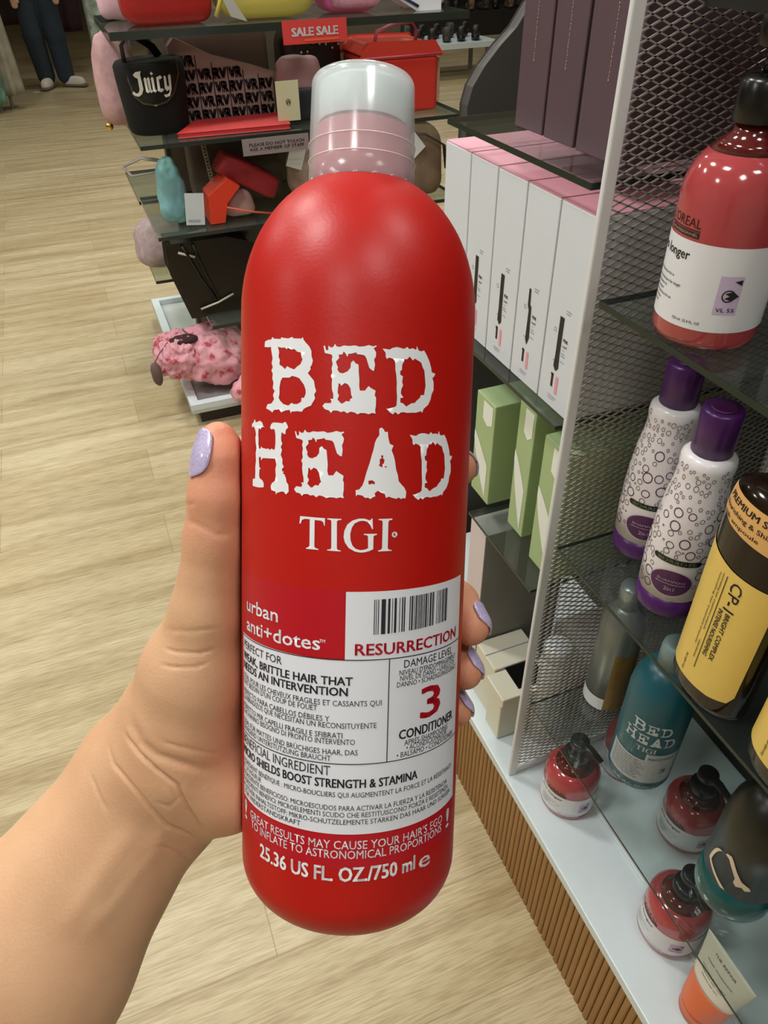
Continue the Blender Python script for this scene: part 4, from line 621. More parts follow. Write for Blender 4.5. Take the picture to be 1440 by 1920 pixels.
# --- bags, top shelf (z 1.19)
MREDB = M('red_leather', '#9E1B18', 0.4, bump=0.3, bscale=300); MGOLD = M('gold', '#D9B45A', 0.2, metal=1)
t = thing('handbag', 'red leather bag with front flap pocket on the top shelf', 'bag', (0.335, 2.47, 1.191)); MB().blob((0,0,0.11),(0.235,0.14,0.22),0.3,20,-0.05).build('bag_body', MREDB, t)
MB().box((-0.06,-0.077,0.085),(0.075,-0.066,0.17)).build('front_flap', M('red_flap','#B4261F',0.4), t, 0.004)
mb = MB(); [mb.lathe([(0.004,0),(0.005,0.003),(0.003,0.006)],12,(s,0)) for s in (0,)]
for sx_ in (-0.055, 0.068): o = MB().blob((sx_,-0.079,0.095),(0.010,0.006,0.010),1,8).build('stud', MGOLD, t)
MB().tube([(-0.07,0,0.21),(-0.06,0,0.27),(0,0,0.31),(0.06,0,0.27),(0.07,0,0.21)],0.006).build('handle', MREDB, t)
t = thing('pouch', 'pale pink pouch tucked behind the red bag on the top shelf', 'bag', (0.232, 2.63, 1.191)); MB().blob((0,0,0.10),(0.13,0.10,0.20),0.45,16,0.1,0.05,4).build('bag_body', M('pale_pink','#D9B3BE',0.7), t)
MYB = M('yellow_leather', '#CFC25F', 0.45, bump=0.2)
t = thing('handbag', 'yellow leather bag with gold charm on the top shelf', 'bag', (0.605, 2.47, 1.191)); MB().blob((0,0,0.097),(0.27,0.15,0.19),0.42,20,-0.12).build('bag_body', MYB, t)
MB().tube([(-0.12,-0.07,0.16),(-0.13,-0.085,0.10),(-0.135,-0.08,0.05),(-0.15,-0.07,0.015)],0.006,8).build('strap', MYB, t); MB().blob((-0.14,-0.088,0.10),(0.012,0.01,0.022),1,8).build('gold_charm', MGOLD, t)
o = MB().prism([(-0.115,0.015),(-0.072,0.002),(-0.118,0.075),(-0.145,0.085)],'y',-0.096,-0.094).build('grey_tag', M('tag_grey','#A6A49B',0.6), t)
MPK = M('hot_pink', '#C2568A', 0.5, bump=0.2)
t = thing('handbag', 'pink quilted bag between the yellow bag and white bag', 'bag', (0.86, 2.50, 1.191)); MB().blob((0,0,0.075),(0.18,0.13,0.15),0.45,18).build('bag_body', MPK, t); MB().blob((0.01,-0.055,0.035),(0.15,0.04,0.045),0.5,12).build('quilted_pocket', M('dusty_pink','#C8899A',0.7,noise=0.3,nscale=60), t)
t = thing('handbag', 'white bag with blue edge near the right of the top shelf', 'bag', (1.035, 2.47, 1.196)); MB().prism([(-0.08,0.15),(-0.05,0.04),(0.02,0.003),(0.085,0.003),(0.085,0.16)],'y',-0.05,0.05).build('bag_body', M('white_leather','#DCDDE2',0.4), t, 0.01,3); MB().tube([(-0.082,-0.052,0.15),(-0.052,-0.053,0.04),(0.02,-0.053,0.005)],0.004).build('blue_edge', M('navy_edge','#2A3E66',0.5), t)
t = thing('pouch', 'pale mint bag with dark writing at the right end of the top shelf', 'bag', (1.155, 2.55, 1.191)); MB().blob((0,0,0.072),(0.06,0.12,0.14),0.4,14).build('bag_body', M('mint','#C6DAD2',0.5), t)
# --- black drum bag
MBLK = M('black_velour', '#0A0807', 0.95); MBLK2 = M('black_patent', '#14120F', 0.35)
t = thing('drum_bag', 'black velour drum bag with silver gothic lettering', 'bag', (0.268, 2.52, 0.9205)); t.rotation_euler = (0,0,math.radians(20))
def drum():
    pr = [(0.070,0),(0.080,0.004),(0.088,0.02),(0.098,0.15),(0.098,0.175),(0.09,0.185)]
    return MB().lathe(pr, 48, sx=1.05, sy=0.78), pr
d, pr = drum(); d.build('bag_body', MBLK, t)
def dfn(e):
    def g(u, v): 
        r = prof_r(pr, v/1000)+e; q = u/1000/0.095-0.35; return (r*1.05*math.sin(q), -r*0.78*math.cos(q), v/1000)
    return g
p = Print(); p.loops([[(-70,186),(90,186),(84,150),(60,105),(35,85),(0,78),(-35,86),(-60,110)]]); fl = p.out('front_flap', MBLK2, t, dfn(0.003), 6)
p = Print(); e0 = [(90,186),(84,150),(60,105),(35,85),(0,78),(-35,86),(-60,110)]; p.loops([e0+[(u*0.93,v+(5 if v < 180 else 0)) for u, v in reversed(e0)]]); p.out('flap_piping', M('piping','#4A4636',0.4,metal=0.4), fl, dfn(0.0045), 6)
MSILV = M('silver_letter', '#CFCAC0', 0.3)
p = Print()
p.loops([[(-52,120),(-46,114),(-38,116),(-34,124),(-33,150),(-40,154),(-44,160),(-36,166),(-22,168),(-25,160),(-24,124),(-30,112),(-40,106),(-50,108),(-57,114)]])
for u in (-16,-8,2): p.loops([[(u-3,148),(u+1,153),(u+4,149),(u+4,122),(u+8,118),(u+3,113),(u-2,117),(u-2,144)]])
p.loops([[(13,150),(24,154),(28,148),(22,144),(19,146),(19,122),(26,121),(28,117),(20,112),(12,117)]]); p.loops([[(32,150),(36,152),(38,147),(38,126),(44,124),(44,150),(50,154),(52,148),(50,116),(42,100),(30,98),(26,106),(34,105),(42,108),(44,117),(36,113),(31,120)]]); p.loops([[(-1,160),(3,165),(7,160),(3,156)]])
p.out('gothic_lettering', MSILV, fl, dfn(0.006), 6)
MB().tube([(-0.075,-0.01,0.18),(-0.075,-0.01,0.225),(-0.05,0.0,0.243),(-0.01,0.01,0.235),(0.03,0.02,0.21),(0.045,0.02,0.186)],0.012,8,0.3).build('handle', MBLK, t)
# pink fluffy bag behind drum bag
t = thing('fluffy_bag', 'pink and white fluffy bag sticking out left of the black drum bag', 'bag', (0.185, 2.66, 0.921)); MB().blob((0,0,0.12),(0.15,0.16,0.25),0.7,22,0.25,0.06,8).build('bag_body', M('pink_fluff','#C79FA0',0.95,noise=0.35,nscale=25,bump=0.8,bscale=60), t)
MB().blob((-0.055,-0.075,0.012),(0.022,0.016,0.02),0.8,8).build('gold_clasp', MGOLD, t)
# monogram pouch
MTAUP = M('taupe_fabric', '#6A5550', 0.8, noise=0.1, nscale=10); MMONO = M('mono_base', '#A38E8B', 0.8); MMOND = M('mono_dark', '#2A1B20', 0.8)
t = thing('tote_bag', 'plain taupe tote behind the monogram pouch', 'bag', (0.495, 2.68, 0.9205)); MB().blob((0,0,0.122),(0.30,0.11,0.235),0.2,18).build('bag_body', MTAUP, t)
t = thing('monogram_pouch', 'pouch with dark monogram pattern standing behind the red folder', 'bag', (0.512, 2.592, 0.9215)); 
pl = [(-0.135,0.0),(0.145,0.0),(0.15,0.105),(0.06,0.135),(-0.05,0.165),(-0.155,0.215),(-0.17,0.20)]
MB().prism(pl,'y',-0.02,0.02).build('bag_body', MMONO, t, 0.008, 3)
p = Print()
for i in range(9):
    u0 = -150+i*46
    for j in range(5):
        v0 = 6+j*36; u = u0+4
        top = np.interp(u+12, [-170,-155,-50,60,150], [190,205,160,130,100])
        if v0+27 > top or u+36 > 148 or u < -150+(200-v0)*0.0: continue
        p.text('RV' if (i+j) % 2 else 'VR', u, u+37, v0, 28, 2.6)
    if u0 > -140: p.rect(u0-1.4, 4, u0+1.4, float(np.interp(u0, [-170,-155,-50,60,150], [190,205,158,130,100]))-4)
p.out('monogram', MMOND, t, plane_fn((0,-0.02,0),(1,0,0),(0,0,1),(0,-1,0),0.001))
t = thing('red_folder', 'flat red wallet lying at the front of the glass shelf', 'wallet', (0.455, 2.475, 0.9205)); MB().prism([(-0.155,-0.085),(0.17,-0.10),(0.20,0.075),(-0.075,0.075)],'z',0.002,0.014).build('cover', M('coral_red','#D0393B',0.5,noise=0.12,nscale=10), t, 0.003); MB().prism([(-0.152,-0.082),(0.168,-0.097),(0.197,0.073),(-0.072,0.072)],'z',0,0.0018).build('grey_base', MPGR, t)
t = thing('pink_pouch', 'dusty pink pouch with navy fold and cream swing tag', 'bag', (0.70, 2.50, 0.9205)); MB().blob((0,0,0.12),(0.15,0.07,0.10),0.6,18,0.1,0.08,3).build('bag_body', M('dusty_rose','#A97C84',0.6), t); MB().blob((0.02,-0.01,0.045),(0.15,0.06,0.09),0.3,14).build('navy_fold', M('navy','#22222E',0.6), t)
o = MB().box((-0.095,-0.078,0.012),(-0.026,-0.076,0.118)).build('swing_tag', M('cream_tag','#CFCBA9',0.6), t)
p = Print(); p.ring(-60,62,6,8,12,1,1.2); p.text('W', -67,-53,56,12,0.5); p.out('tag_crest', M('crest','#A5815E',0.5), o, plane_fn((0,-0.078,0),(1,0,0),(0,0,1),(0,-1,0),0.0008))
t = thing('studded_bag', 'glossy dark brown studded bag in the middle of the shelf', 'bag', (0.775, 2.65, 0.924)); MB().blob((0,0,0.112),(0.19,0.14,0.22),0.35,18,0,0.03,5).build('bag_body', M('dark_brown_patent','#2B1E1B',0.25,noise=0.4,nscale=12), t)
rnd = random.Random(2)
for k in range(9): MB().blob((-0.08+0.02*k,-0.074,0.16+0.03*rnd.random()),(0.007,0.006,0.007),1,6).build('stud', MSILV, t)
# red cosmetic case
MRC = M('red_case', '#D0342A', 0.4)
t = thing('cosmetic_case', 'bright red zipped cosmetic case with photo print side, right of the shelf', 'case', (1.03, 2.53, 0.9205)); MB().box((-0.145,-0.10,0.0),(0.10,0.10,0.155)).build('case_body', MRC, t, 0.012, 4); MB().prism([(-0.148,0.158),(0.104,0.158),(0.085,0.185),(-0.12,0.19)],'y',-0.10,0.10).build('case_lid', M('red_lid','#DB4134',0.4), t, 0.008, 3)
MB().tube([(-0.15,-0.105,0.1565),(0.105,-0.105,0.1565),(0.107,0.1,0.1565)],0.003).build('zip', M('zip_pink','#B54A66',0.5), t)
o = MB().box((0.102,-0.085,0.02),(0.115,0.085,0.145)).build('photo_print', M('photo_print','#E4B7A4',0.4,noise=0.9,nscale=14,ncol='#7A1F1B'), t, 0.005, 3)
MB().tube([(-0.08,-0.02,0.186),(-0.075,-0.03,0.215),(-0.02,-0.03,0.232),(0.04,-0.03,0.235),(0.055,-0.03,0.215),(0.056,-0.02,0.184)],0.010,8,0.4).build('handle', M('pink_strap','#C9677F',0.5), t)
# --- lower shelf (z .665)
t = thing('blue_pouch', 'light blue satin pouch with white price tag', 'bag', (0.262, 2.475, 0.666)); crumple(MB().blob((0,0,0.10),(0.11,0.10,0.19),0.7,20,0.5,0.05,9).build('bag_body', M('pale_teal','#7FB4BA',0.45,noise=0.3,nscale=20), t), 0.02, 0.05); o = MB().box((0.018,-0.067,0.012),(0.075,-0.0655,0.105)).build('price_tag', MWBOX, t); o.rotation_euler = (0,math.radians(6),0)
p = Print(); [p.rect(26+3*k,20,27.4+3*k,28) for k in range(12)]; p.out('tag_bars', MPGR, o, plane_fn((0,-0.067,0),(1,0,0),(0,0,1),(0,-1,0),0.0008))
MB().tube([(-0.03,0.02,0.15),(-0.10,0.08,0.13),(-0.12,0.12,0.15),(-0.06,0.12,0.17),(0,0.05,0.17)],0.007,8,0.4).build('loop_strap', M('grey_strap','#8A8178',0.6), t)
t = thing('plush_purse', 'pale mauve plush purse lying under the light blue pouch', 'bag', (0.255, 3.02, 0.346)); MB().blob((0,0,0.10),(0.22,0.22,0.18),0.7,18,0.1,0.08,6).build('bag_body', M('mauve_plush','#BDA9A9',0.95,noise=0.3,nscale=40,bump=0.6,bscale=80), t)
t = thing('chain_strap', 'hanging silver chain strap left of the taupe bag', 'chain', (0.40, 2.50, 0.666))
mb = MB()
for k in range(26):
    z = 0.245-k*0.0093; xx = -0.02+0.0009*k
    c_ = [(xx+0.006*math.cos(q), 0.003*math.sin(q)*(k % 2), z+0.006*math.sin(q)) for q in [2*math.pi*i/10 for i in range(11)]]; mb.tube(c_, 0.0016, 6, cap=False)
mb.build('chain_links', M('chain','#A39A86',0.3,metal=0.8), t)
t = thing('taupe_bag', 'grey-brown bag behind the chain on the second shelf', 'bag', (0.50, 2.66, 0.666)); MB().blob((0,0,0.115),(0.30,0.12,0.225),0.25,18).build('bag_body', M('grey_brown','#574B43',0.6,noise=0.15,nscale=6), t)
t = thing('crimson_pouch', 'crimson and orange-red pouch with pink lining lying open', 'bag', (0.46, 2.47, 0.667)); fl = MB().blob((0,0,0),(0.20,0.10,0.07),0.3,18,0,0.04,2).build('crimson_flap', M('crimson','#A3242F',0.6,noise=0.2,nscale=20), t); fl.location = (0.045,0.03,0.112); fl.rotation_euler = (0,math.radians(30),0)
MB().prism([(-0.105,0.004),(-0.06,0.004),(-0.045,0.06),(0.0,0.105),(-0.035,0.13),(-0.10,0.085)],'y',-0.07,0.03).build('orange_side', M('orange_red','#DB3B22',0.45), t); MB().blob((0.0,-0.01,0.042),(0.11,0.07,0.075),0.6,14,0.3).build('pink_lining', M('lining','#B78E8A',0.7,noise=0.2,nscale=30), t)
MB().tube([(-0.05,-0.075,0.05),(0.03,-0.07,0.025),(0.10,-0.065,0.010)],0.006,8,0.5).build('trim', M('coral_trim','#CF5B46',0.5), t)
t = thing('fur_bag', 'cream and brown fluffy bag with white tag beside the bottle cap', 'bag', (0.725, 2.48, 0.6665)); MB().blob((0,0,0.10),(0.20,0.14,0.16),0.7,20,0.1,0.07,12,).build('bag_body', M('cream_fur','#B9A99A',0.95,noise=0.6,nscale=14,bump=0.8,bscale=70,ncol='#7D5F4F'), t); MB().tube([(-0.05,-0.06,0.20),(-0.12,-0.07,0.205),(-0.17,-0.06,0.222),(-0.20,-0.05,0.238)],0.009,8,0.5).build('cream_strap', M('cream_strap','#CDBB8C',0.5), t)
o = MB().box((0,-0.001,-0.045),(0.05,0.001,0.03)).build('white_tag', MLAB, t); o.location = (-0.10,-0.08,0.19); o.rotation_euler = (0,math.radians(20),0)
t = thing('faux_fur_bag', 'brown faux-fur bag with dark strap right of the bottle cap', 'bag', (1.075, 2.46, 0.6665)); MB().blob((0,0,0.11),(0.16,0.16,0.22),0.6,20,0.15,0.04,7).build('bag_body', M('brown_fur','#8A7460',0.95,noise=0.3,nscale=16,bump=0.7,bscale=60), t); MB().tube([(-0.07,-0.06,0.20),(-0.01,-0.085,0.20),(0.06,-0.08,0.16),(0.085,-0.05,0.08)],0.009,8,0.4).build('dark_strap', M('dark_strap','#3A2E29',0.5), t)
o = MB().box((-0.02,-0.001,-0.03),(0.03,0.001,0.03)).build('white_tag', MLAB, t); o.location = (-0.055,-0.095,0.17); o.rotation_euler = (0,math.radians(-40),0)
# --- black handbag lower
glass_lo = dglass(0.30, 2.36, XR_, 2.81, 0.36, 'lower sale display glass shelf under the black handbag')
t = thing('black_handbag', 'black leather handbag with long straps on the lower display shelf', 'bag', (0.345, 2.52, 0.366)); MB().prism([(-0.125,0.15),(-0.085,0.0),(0.12,0.0),(0.145,0.20),(0.06,0.23),(-0.12,0.23)],'y',-0.06,0.06).build('bag_body', M('black_leather','#17110F',0.3,noise=0.3,nscale=8), t, 0.012, 3)
MB().tube([(-0.085,-0.068,0.235),(-0.07,-0.07,0.20),(-0.045,-0.07,0.13),(-0.005,-0.07,0.045)],0.005).build('strap', MBLK2, t); MB().tube([(-0.05,-0.068,0.235),(-0.04,-0.07,0.19),(-0.02,-0.07,0.12),(0.005,-0.07,0.045)],0.005).build('strap', MBLK2, t); MB().tube([(-0.06,-0.069,0.02),(0.0,-0.072,0.035),(0.055,-0.069,0.055)],0.0035).build('zip', MSILV, t)
MB().tube([(-0.10,-0.066,0.215),(-0.05,-0.069,0.195)],0.004).build('buckle', MSILV, t)
t = thing('grey_bag', 'grey bag behind the black handbag', 'bag', (0.45, 2.70, 0.361)); MB().blob((0,0,0.12),(0.24,0.10,0.22),0.3,16).build('bag_body', M('mid_grey','#5E5954',0.6,noise=0.2,nscale=10), t)
# --- strawberry pouches on the tray
MSTR = M('strawberry_print', '#DDA0AB', 0.8, noise=0.6, nscale=30, ncol='#B8485A', bump=0.5, bscale=40); MSTR.node_tree.nodes['Color Ramp'].color_ramp.elements[0].position = 0.36; MSTR.node_tree.nodes['Color Ramp'].color_ramp.elements[1].position = 0.47
t = thing('drawstring_bag', 'pink strawberry-print drawstring bag slumped over the tray edge', 'bag', (0.28, 2.52, 0.0905)); crumple(MB().blob((0.03,0,0.095),(0.25,0.26,0.18),0.8,24,-0.1,0.05,21).build('bag_body', MSTR, t), 0.05, 0.05); crumple(MB().blob((-0.10,-0.02,0.13),(0.14,0.20,0.13),0.7,24,0,0.06,5).build('gathered_neck', MSTR, t), 0.04, 0.02); MB().blob((-0.07,-0.045,0.188),(0.10,0.06,0.025),0.8,10).build('dark_opening', M('dark_inside','#3A2224',0.9), t)
o = MB().blob((-0.185,-0.12,0.115),(0.032,0.032,0.085),0.9,14,-0.3,0.06,3).build('fur_tassel', M('tassel','#6B5550',0.95,bump=0.8,bscale=90), t); MB().tube([(-0.185,-0.12,0.157),(-0.165,-0.10,0.175),(-0.125,-0.05,0.19)],0.002,6).build('cord', MTAUP, o)
t = thing('drawstring_bag', 'second pink strawberry-print pouch in front, lower on the tray', 'bag', (0.425, 2.30, 0.0925)); crumple(MB().blob((0,0,0.05),(0.22,0.12,0.09),0.8,20,0.1,0.06,31).build('bag_body', MSTR, t), 0.03, 0.04)
t = thing('white_purse', 'small white purse resting among the strawberry bags', 'bag', (0.43, 2.315, 0.150)); MB().blob((0,0,0.03),(0.05,0.04,0.07),0.6,12).build('bag_body', MLAB, t)

# ---------------- far background ----------------
def coat(name, x, y, z0, z1, w0, w1, d, mat, label, cat='clothes', seed=1):
    t = thing(name, label, cat, (x, y, z0)); v = []; f = []; n = 40; m = 12; rnd = random.Random(seed); ph = rnd.uniform(0,6)
    for j in range(m+1):
        s = j/m; ww = (w0*(1-s)+w1*s)/2
        for i in range(n):
            q = 2*math.pi*i/n; k = 1+(1-s)*0.12*math.sin(q*7+ph); v.append((ww*k*math.cos(q), d/2*k*math.sin(q), (z1-z0)*s))
    for j in range(m):
        for i in range(n): f.append((j*n+i, j*n+(i+1)%n, (j+1)*n+(i+1)%n, (j+1)*n+i))
    f.append(tuple(range(n-1,-1,-1))); f.append(tuple(m*n+i for i in range(n)))
    MB().add(v, f, True).build('garment', mat, t); MB().tube([(-w1*0.45,0,z1-z0-0.02),(0,0,z1-z0+0.03),(w1*0.45,0,z1-z0-0.02)],0.008,6).build('hanger', MBLACK, t); return t
def rail(x0, x1, y, z, label):
    t = thing('clothes_rail', label, 'rail', (x0, y, 0)); MB().tube([(0,0,z),(x1-x0,0,z)],0.015).build('bar', MPGR, t)
    for q in (0, x1-x0): MB().tube([(q,0,0),(q,0,z)],0.015).build('leg', MPGR, t)
coat('maroon_coat', -0.30, 10.2, 0.55, 1.45, 0.55, 0.42, 0.25, M('maroon_cloth','#2A1A18',0.9), 'long dark maroon coat hanging top left behind the person', seed=1)
coat('wine_dress', 0.34, 10.6, 0.42, 1.5, 0.27, 0.27, 0.2, M('wine_cloth','#2B1217',0.9), 'dark wine garment hanging just right of the standing person', seed=2)
coat('black_dress', 0.69, 10.6, 0.62, 1.5, 0.22, 0.25, 0.2, M('black_cloth','#14110F',0.9), 'black garment hanging between the person and the floral dress', seed=3)
rail(-0.9, 0.95, 10.6, 1.56, 'clothes rail behind the standing person')
coat('floral_dress', 0.545, 8.3, 0.42, 1.35, 0.24, 0.25, 0.4, M('floral_cloth','#B9BEB0',0.9,noise=0.6,nscale=18,ncol='#5F7B77'), 'pale floral dress hanging left of the pink bags', seed=4)
coat('pink_robe', 0.70, 8.75, 0.75, 1.35, 0.26, 0.3, 0.3, M('pink_cloth','#BE9AAE',0.9,noise=0.3,nscale=8), 'pink robe hanging beside the floral dress', seed=9)
rail(0.56, 1.4, 8.3, 1.41, 'clothes rail with the floral dress')
rail(0.66, 1.4, 8.75, 1.41, 'clothes rail with the pink robe')
coat('green_skirt', -0.53, 8.6, 0.08, 1.1, 0.20, 0.30, 0.3, M('green_cloth','#7FB59A',0.9,noise=0.5,nscale=9,ncol='#39484A'), 'mint green skirt hanging at the left edge', seed=5)
coat('cream_skirt', -0.37, 8.75, 0.13, 1.1, 0.24, 0.14, 0.3, M('cream_cloth','#9C9680',0.9,noise=0.35,nscale=9), 'cream and grey skirt hanging next to the mint skirt', seed=6)
rail(-1.3, -0.50, 8.6, 1.16, 'clothes rail at the left edge')
rail(-1.3, -0.40, 8.75, 1.16, 'clothes rail just behind the one at the left edge')
o = MB().box((0,0,0),(0.06,0.03,0.002)).build('paper_scrap', MLAB); o.location = (-0.20,9.55,0.0005); tag(o, 'tiny white scrap of paper on the floor by the skirts', 'paper')
# shoe bench, right background
t = thing('shoe_bench', 'low white bench with thin legs under dark shoes, far right', 'bench', (4.30, 8.6, 0)); MB().box((-0.95,-0.36,0.28),(0.25,0.36,0.33)).build('bench_top', MWHITE, t)
for sx_ in (-0.85, 0.18):
    for sy_ in (-0.2, 0.2): MB().box((sx_,sy_,0),(sx_+0.04,sy_+0.03,0.2795)).build('leg', M('bench_leg','#8C8A84',0.5), t)
MSH = M('shoe_black', '#1B1815', 0.4); MSH2 = M('shoe_grey', '#4A443B', 0.6, noise=0.4, nscale=12)
def shoe(x, y, z, rz, mat, label, s=1.0):
    t = thing('shoe', label, 'shoe', (x, y, z), rz, 'shoes on the low white bench' if 'white' in label else 'shoes on the dark bench'); MB().blob((0,0,0.045*s),(0.28*s,0.10*s,0.09*s),0.7,12,0.2).build('upper', mat, t); MB().blob((-0.07*s,0,0.09*s),(0.11*s,0.09*s,0.10*s),0.6,10).build('heel_collar', mat, t); return t
k = 0
for ix in range(6):
    for iy in range(2): shoe(3.50+ix*0.17, 8.43+iy*0.34, 0.331, 1.3+0.2*math.sin(k*3), MSH if (k % 3) else MSH2, 'dark shoe on the low white bench in the far background'); k += 1
t = thing('wall_bench', 'dark low bench along the back right, covered with shoes', 'bench', (6.2, 11.6, 0)); MB().box((-2.6,-0.3,0),(1.6,0.5,0.30)).build('bench_block', M('dark_bench','#26221E',0.7), t)
MSH3 = M('shoe_tan', '#9A7F62', 0.5, noise=0.6, nscale=14, ncol='#3A2E28')
for ix in range(14): shoe(3.9+ix*0.21, 11.45, 0.301, 1.4+0.4*math.sin(ix*2.1), MSH3 if ix % 3 == 0 else (MSH2 if ix % 3 == 1 else MSH), 'shoe in the row on the dark bench far behind')
t = thing('shelf_block', 'black fixture rising behind the far shoe benches', 'cabinet', (7.0, 13.0, 0)); MB().box((-2.2,-0.3,0),(1.8,0.3,2.2)).build('cabinet_body', M('black_fixture','#1E1C18',0.8), t); 
t = thing('pale_counter', 'pale grey counter front far behind the display top', 'counter', (4.0, 13.2, 0)); MB().box((-0.9,-0.3,0),(0.75,0.3,1.2)).build('counter_body', M('pale_counter','#8E978F',0.5), t)
# ---------------- distant shopper ----------------
MSKIN = M('skin_far', '#C79F82', 0.6)
def sdf_group(cones, k, res, name, mat, parent, pad=0.03):
    pts = np.array([p for c in cones for p in (c[0], c[1])]); rm = max(max(c[2],c[3]) for c in cones)+pad
    def fn(P):
        d = cone_d(P, cones[0])
        for c in cones[1:]: d = smin(d, cone_d(P, c), k)
        return d
    V, Fc = surface_nets(fn, pts.min(0)-rm, pts.max(0)+rm, res); return np_mesh(name, V, Fc, mat, parent)
def shopper():
    body = [((0,0,0.95),(0,0,1.10),0.13,0.12),((0,0,1.10),(0,0,1.36),0.12,0.13),((-0.13,0,1.36),(0.13,0,1.36),0.06,0.06),((0,0,1.40),(0,0,1.50),0.05,0.048),((0,0,1.56),(0,0.01,1.62),0.085,0.09),
      ((0,-0.09,1.57),(0,-0.10,1.56),0.02,0.015),
      ((-0.18,0,1.36),(-0.22,-0.02,1.10),0.048,0.038),((-0.22,-0.02,1.10),(-0.2,-0.10,0.88),0.037,0.025),((0.18,0,1.36),(0.22,0.0,1.10),0.048,0.038),((0.22,0,1.10),(0.2,-0.12,0.90),0.037,0.025),
      ((-0.085,0,0.92),(-0.10,0.0,0.50),0.085,0.055),((-0.10,0,0.50),(-0.07,0.02,0.09),0.052,0.038),((0.085,0,0.92),(0.10,-0.01,0.50),0.085,0.055),((0.10,-0.01,0.50),(0.12,0.0,0.09),0.052,0.038)]
    for sx_, hx, hy, hz in ((-1,-0.2,-0.10,0.88),(1,0.2,-0.12,0.90)):
        body.append(((hx,hy,hz),(hx,hy-0.03,hz-0.05),0.024,0.03))
        for k in range(4): body.append(((hx+0.014*(k-1.5),hy-0.03,hz-0.07),(hx+0.016*(k-1.5),hy-0.035,hz-0.14+0.01*abs(k-1.5)),0.008,0.006))
        body.append(((hx-sx_*0.025,hy-0.02,hz-0.04),(hx-sx_*0.045,hy-0.05,hz-0.09),0.009,0.007))
    b = sdf_group(body, 0.03, 0.009, 'person', MSKIN, None)
    jeans = [((-0.04,0,0.98),(0.04,0,0.98),0.145,0.145),((-0.088,0,0.90),(-0.105,-0.01,0.48),0.115,0.100),((-0.105,-0.01,0.48),(-0.075,0.02,0.11),0.100,0.090),((0.088,0,0.90),(0.115,-0.02,0.48),0.115,0.100),((0.115,-0.02,0.48),(0.125,0.0,0.11),0.100,0.088)]
    MJ = M('blue_jeans', '#2B3742', 0.85, noise=0.25, nscale=9)
    j = sdf_group(jeans, 0.02, 0.012, 'jeans', MJ, b)
    top = [((0,0,1.02),(0,0,1.36),0.16,0.15),((-0.15,0,1.36),(0.15,0,1.36),0.08,0.08),((-0.19,0,1.35),(-0.24,-0.02,1.10),0.07,0.06),((0.19,0,1.35),(0.24,0,1.10),0.07,0.06)]
    sdf_group(top, 0.03, 0.012, 'dark_top', M('dark_top', '#1D1E22', 0.9), b)
    sdf_group([((0,0.025,1.60),(0,0.035,1.66),0.098,0.095),((0,0.06,1.56),(0,0.07,1.40),0.075,0.05)], 0.02, 0.012, 'hair', M('dark_hair','#241A15',0.7), b)
    MSN = M('white_sneaker','#D8D2C4',0.6); MSO = M('sneaker_sole','#6A6157',0.7)
    for (x, y, rz, s) in ((-0.07,-0.05,-0.35,1),(0.16,-0.04,0.95,1)):
        sh = MB().blob((0,-0.05,0.055),(0.10,0.28,0.09),0.65,14,0.25).build('sneaker', MSN, b); sh.location = (x,y,0.004); sh.rotation_euler = (0,0,rz)
        MB().blob((0,-0.05,0.014),(0.105,0.29,0.028),0.5,12).build('sole', MSO, sh)
    b.location = (0.04, 9.78, 0.0); b.scale = (0.98,)*3
    tag(b, 'person standing far behind in loose blue jeans, dark top and white sneakers', 'person')
shopper()

# ---------------- held bottle ----------------
MBOT = M('red_bottle', '#B8150D', 0.40, spec=0.4, noise=0.07, nscale=220, ncol='#B5150D', bump=0.04, bscale=900)
MLW = M('label_paper', '#DFE2E8', 0.38); MLR = M('label_crimson', '#B5101F', 0.36); MINK = M('label_ink', '#23222B', 0.5); MWP = M('white_print', '#E9ECEF', 0.4); MRP = M('red_print', '#B01026', 0.4)
axc = Vector((0.0252973, 0.98926134, -0.14395158)); rtc = Vector((0.99904359, -0.01988049, 0.03894442))
AX = (RT*axc.x+UP*axc.y+FW*axc.z).normalized(); BX = (RT*rtc.x+UP*rtc.y+FW*rtc.z); BX = (BX-AX*BX.dot(AX)).normalized(); BY = AX.cross(BX)
ORG = world((-0.0098, 0.0, 0.2514)); HB = 0.1365; BR = 0.0375
base = ORG-AX*HB
t = thing('conditioner_bottle', 'large red bottle with white ragged lettering held up in the hand', 'bottle')
t.matrix_world = Matrix(((BX.x,BY.x,AX.x,base.x),(BX.y,BY.y,AX.y,base.y),(BX.z,BY.z,AX.z,base.z),(0,0,0,1)))
pr = [(0.0,0.0),(BR*0.52,0.0)]
for i in range(1, 13):
    q = i/12*math.pi/2; pr.append((BR*0.56+BR*0.44*math.sin(q), 0.0165-0.0165*math.cos(q)))
pr += [(BR,0.03),(BR,0.06),(BR,0.10),(BR,0.14),(BR,0.18),(BR,HB+0.060)]
zt = HB+0.0640
for i in range(1, 15):
    q = i/14*1.13; pr.append((BR*math.cos(q)**0.94, zt+0.0440*math.sin(q)))
MB().lathe(pr, 128, cap=False).build('bottle_body', MBOT, t)
RC = 0.0166; ch = HB+0.1025
MCAP = bpy.data.materials.new('frosted_cap'); MCAP.use_nodes = True; nt = MCAP.node_tree; nt.nodes.clear()
out_ = nt.nodes.new('ShaderNodeOutputMaterial'); trp = nt.nodes.new('ShaderNodeBsdfTransparent'); dif = nt.nodes.new('ShaderNodeBsdfDiffuse'); trl = nt.nodes.new('ShaderNodeBsdfTranslucent'); gls = nt.nodes.new('ShaderNodeBsdfGlossy')
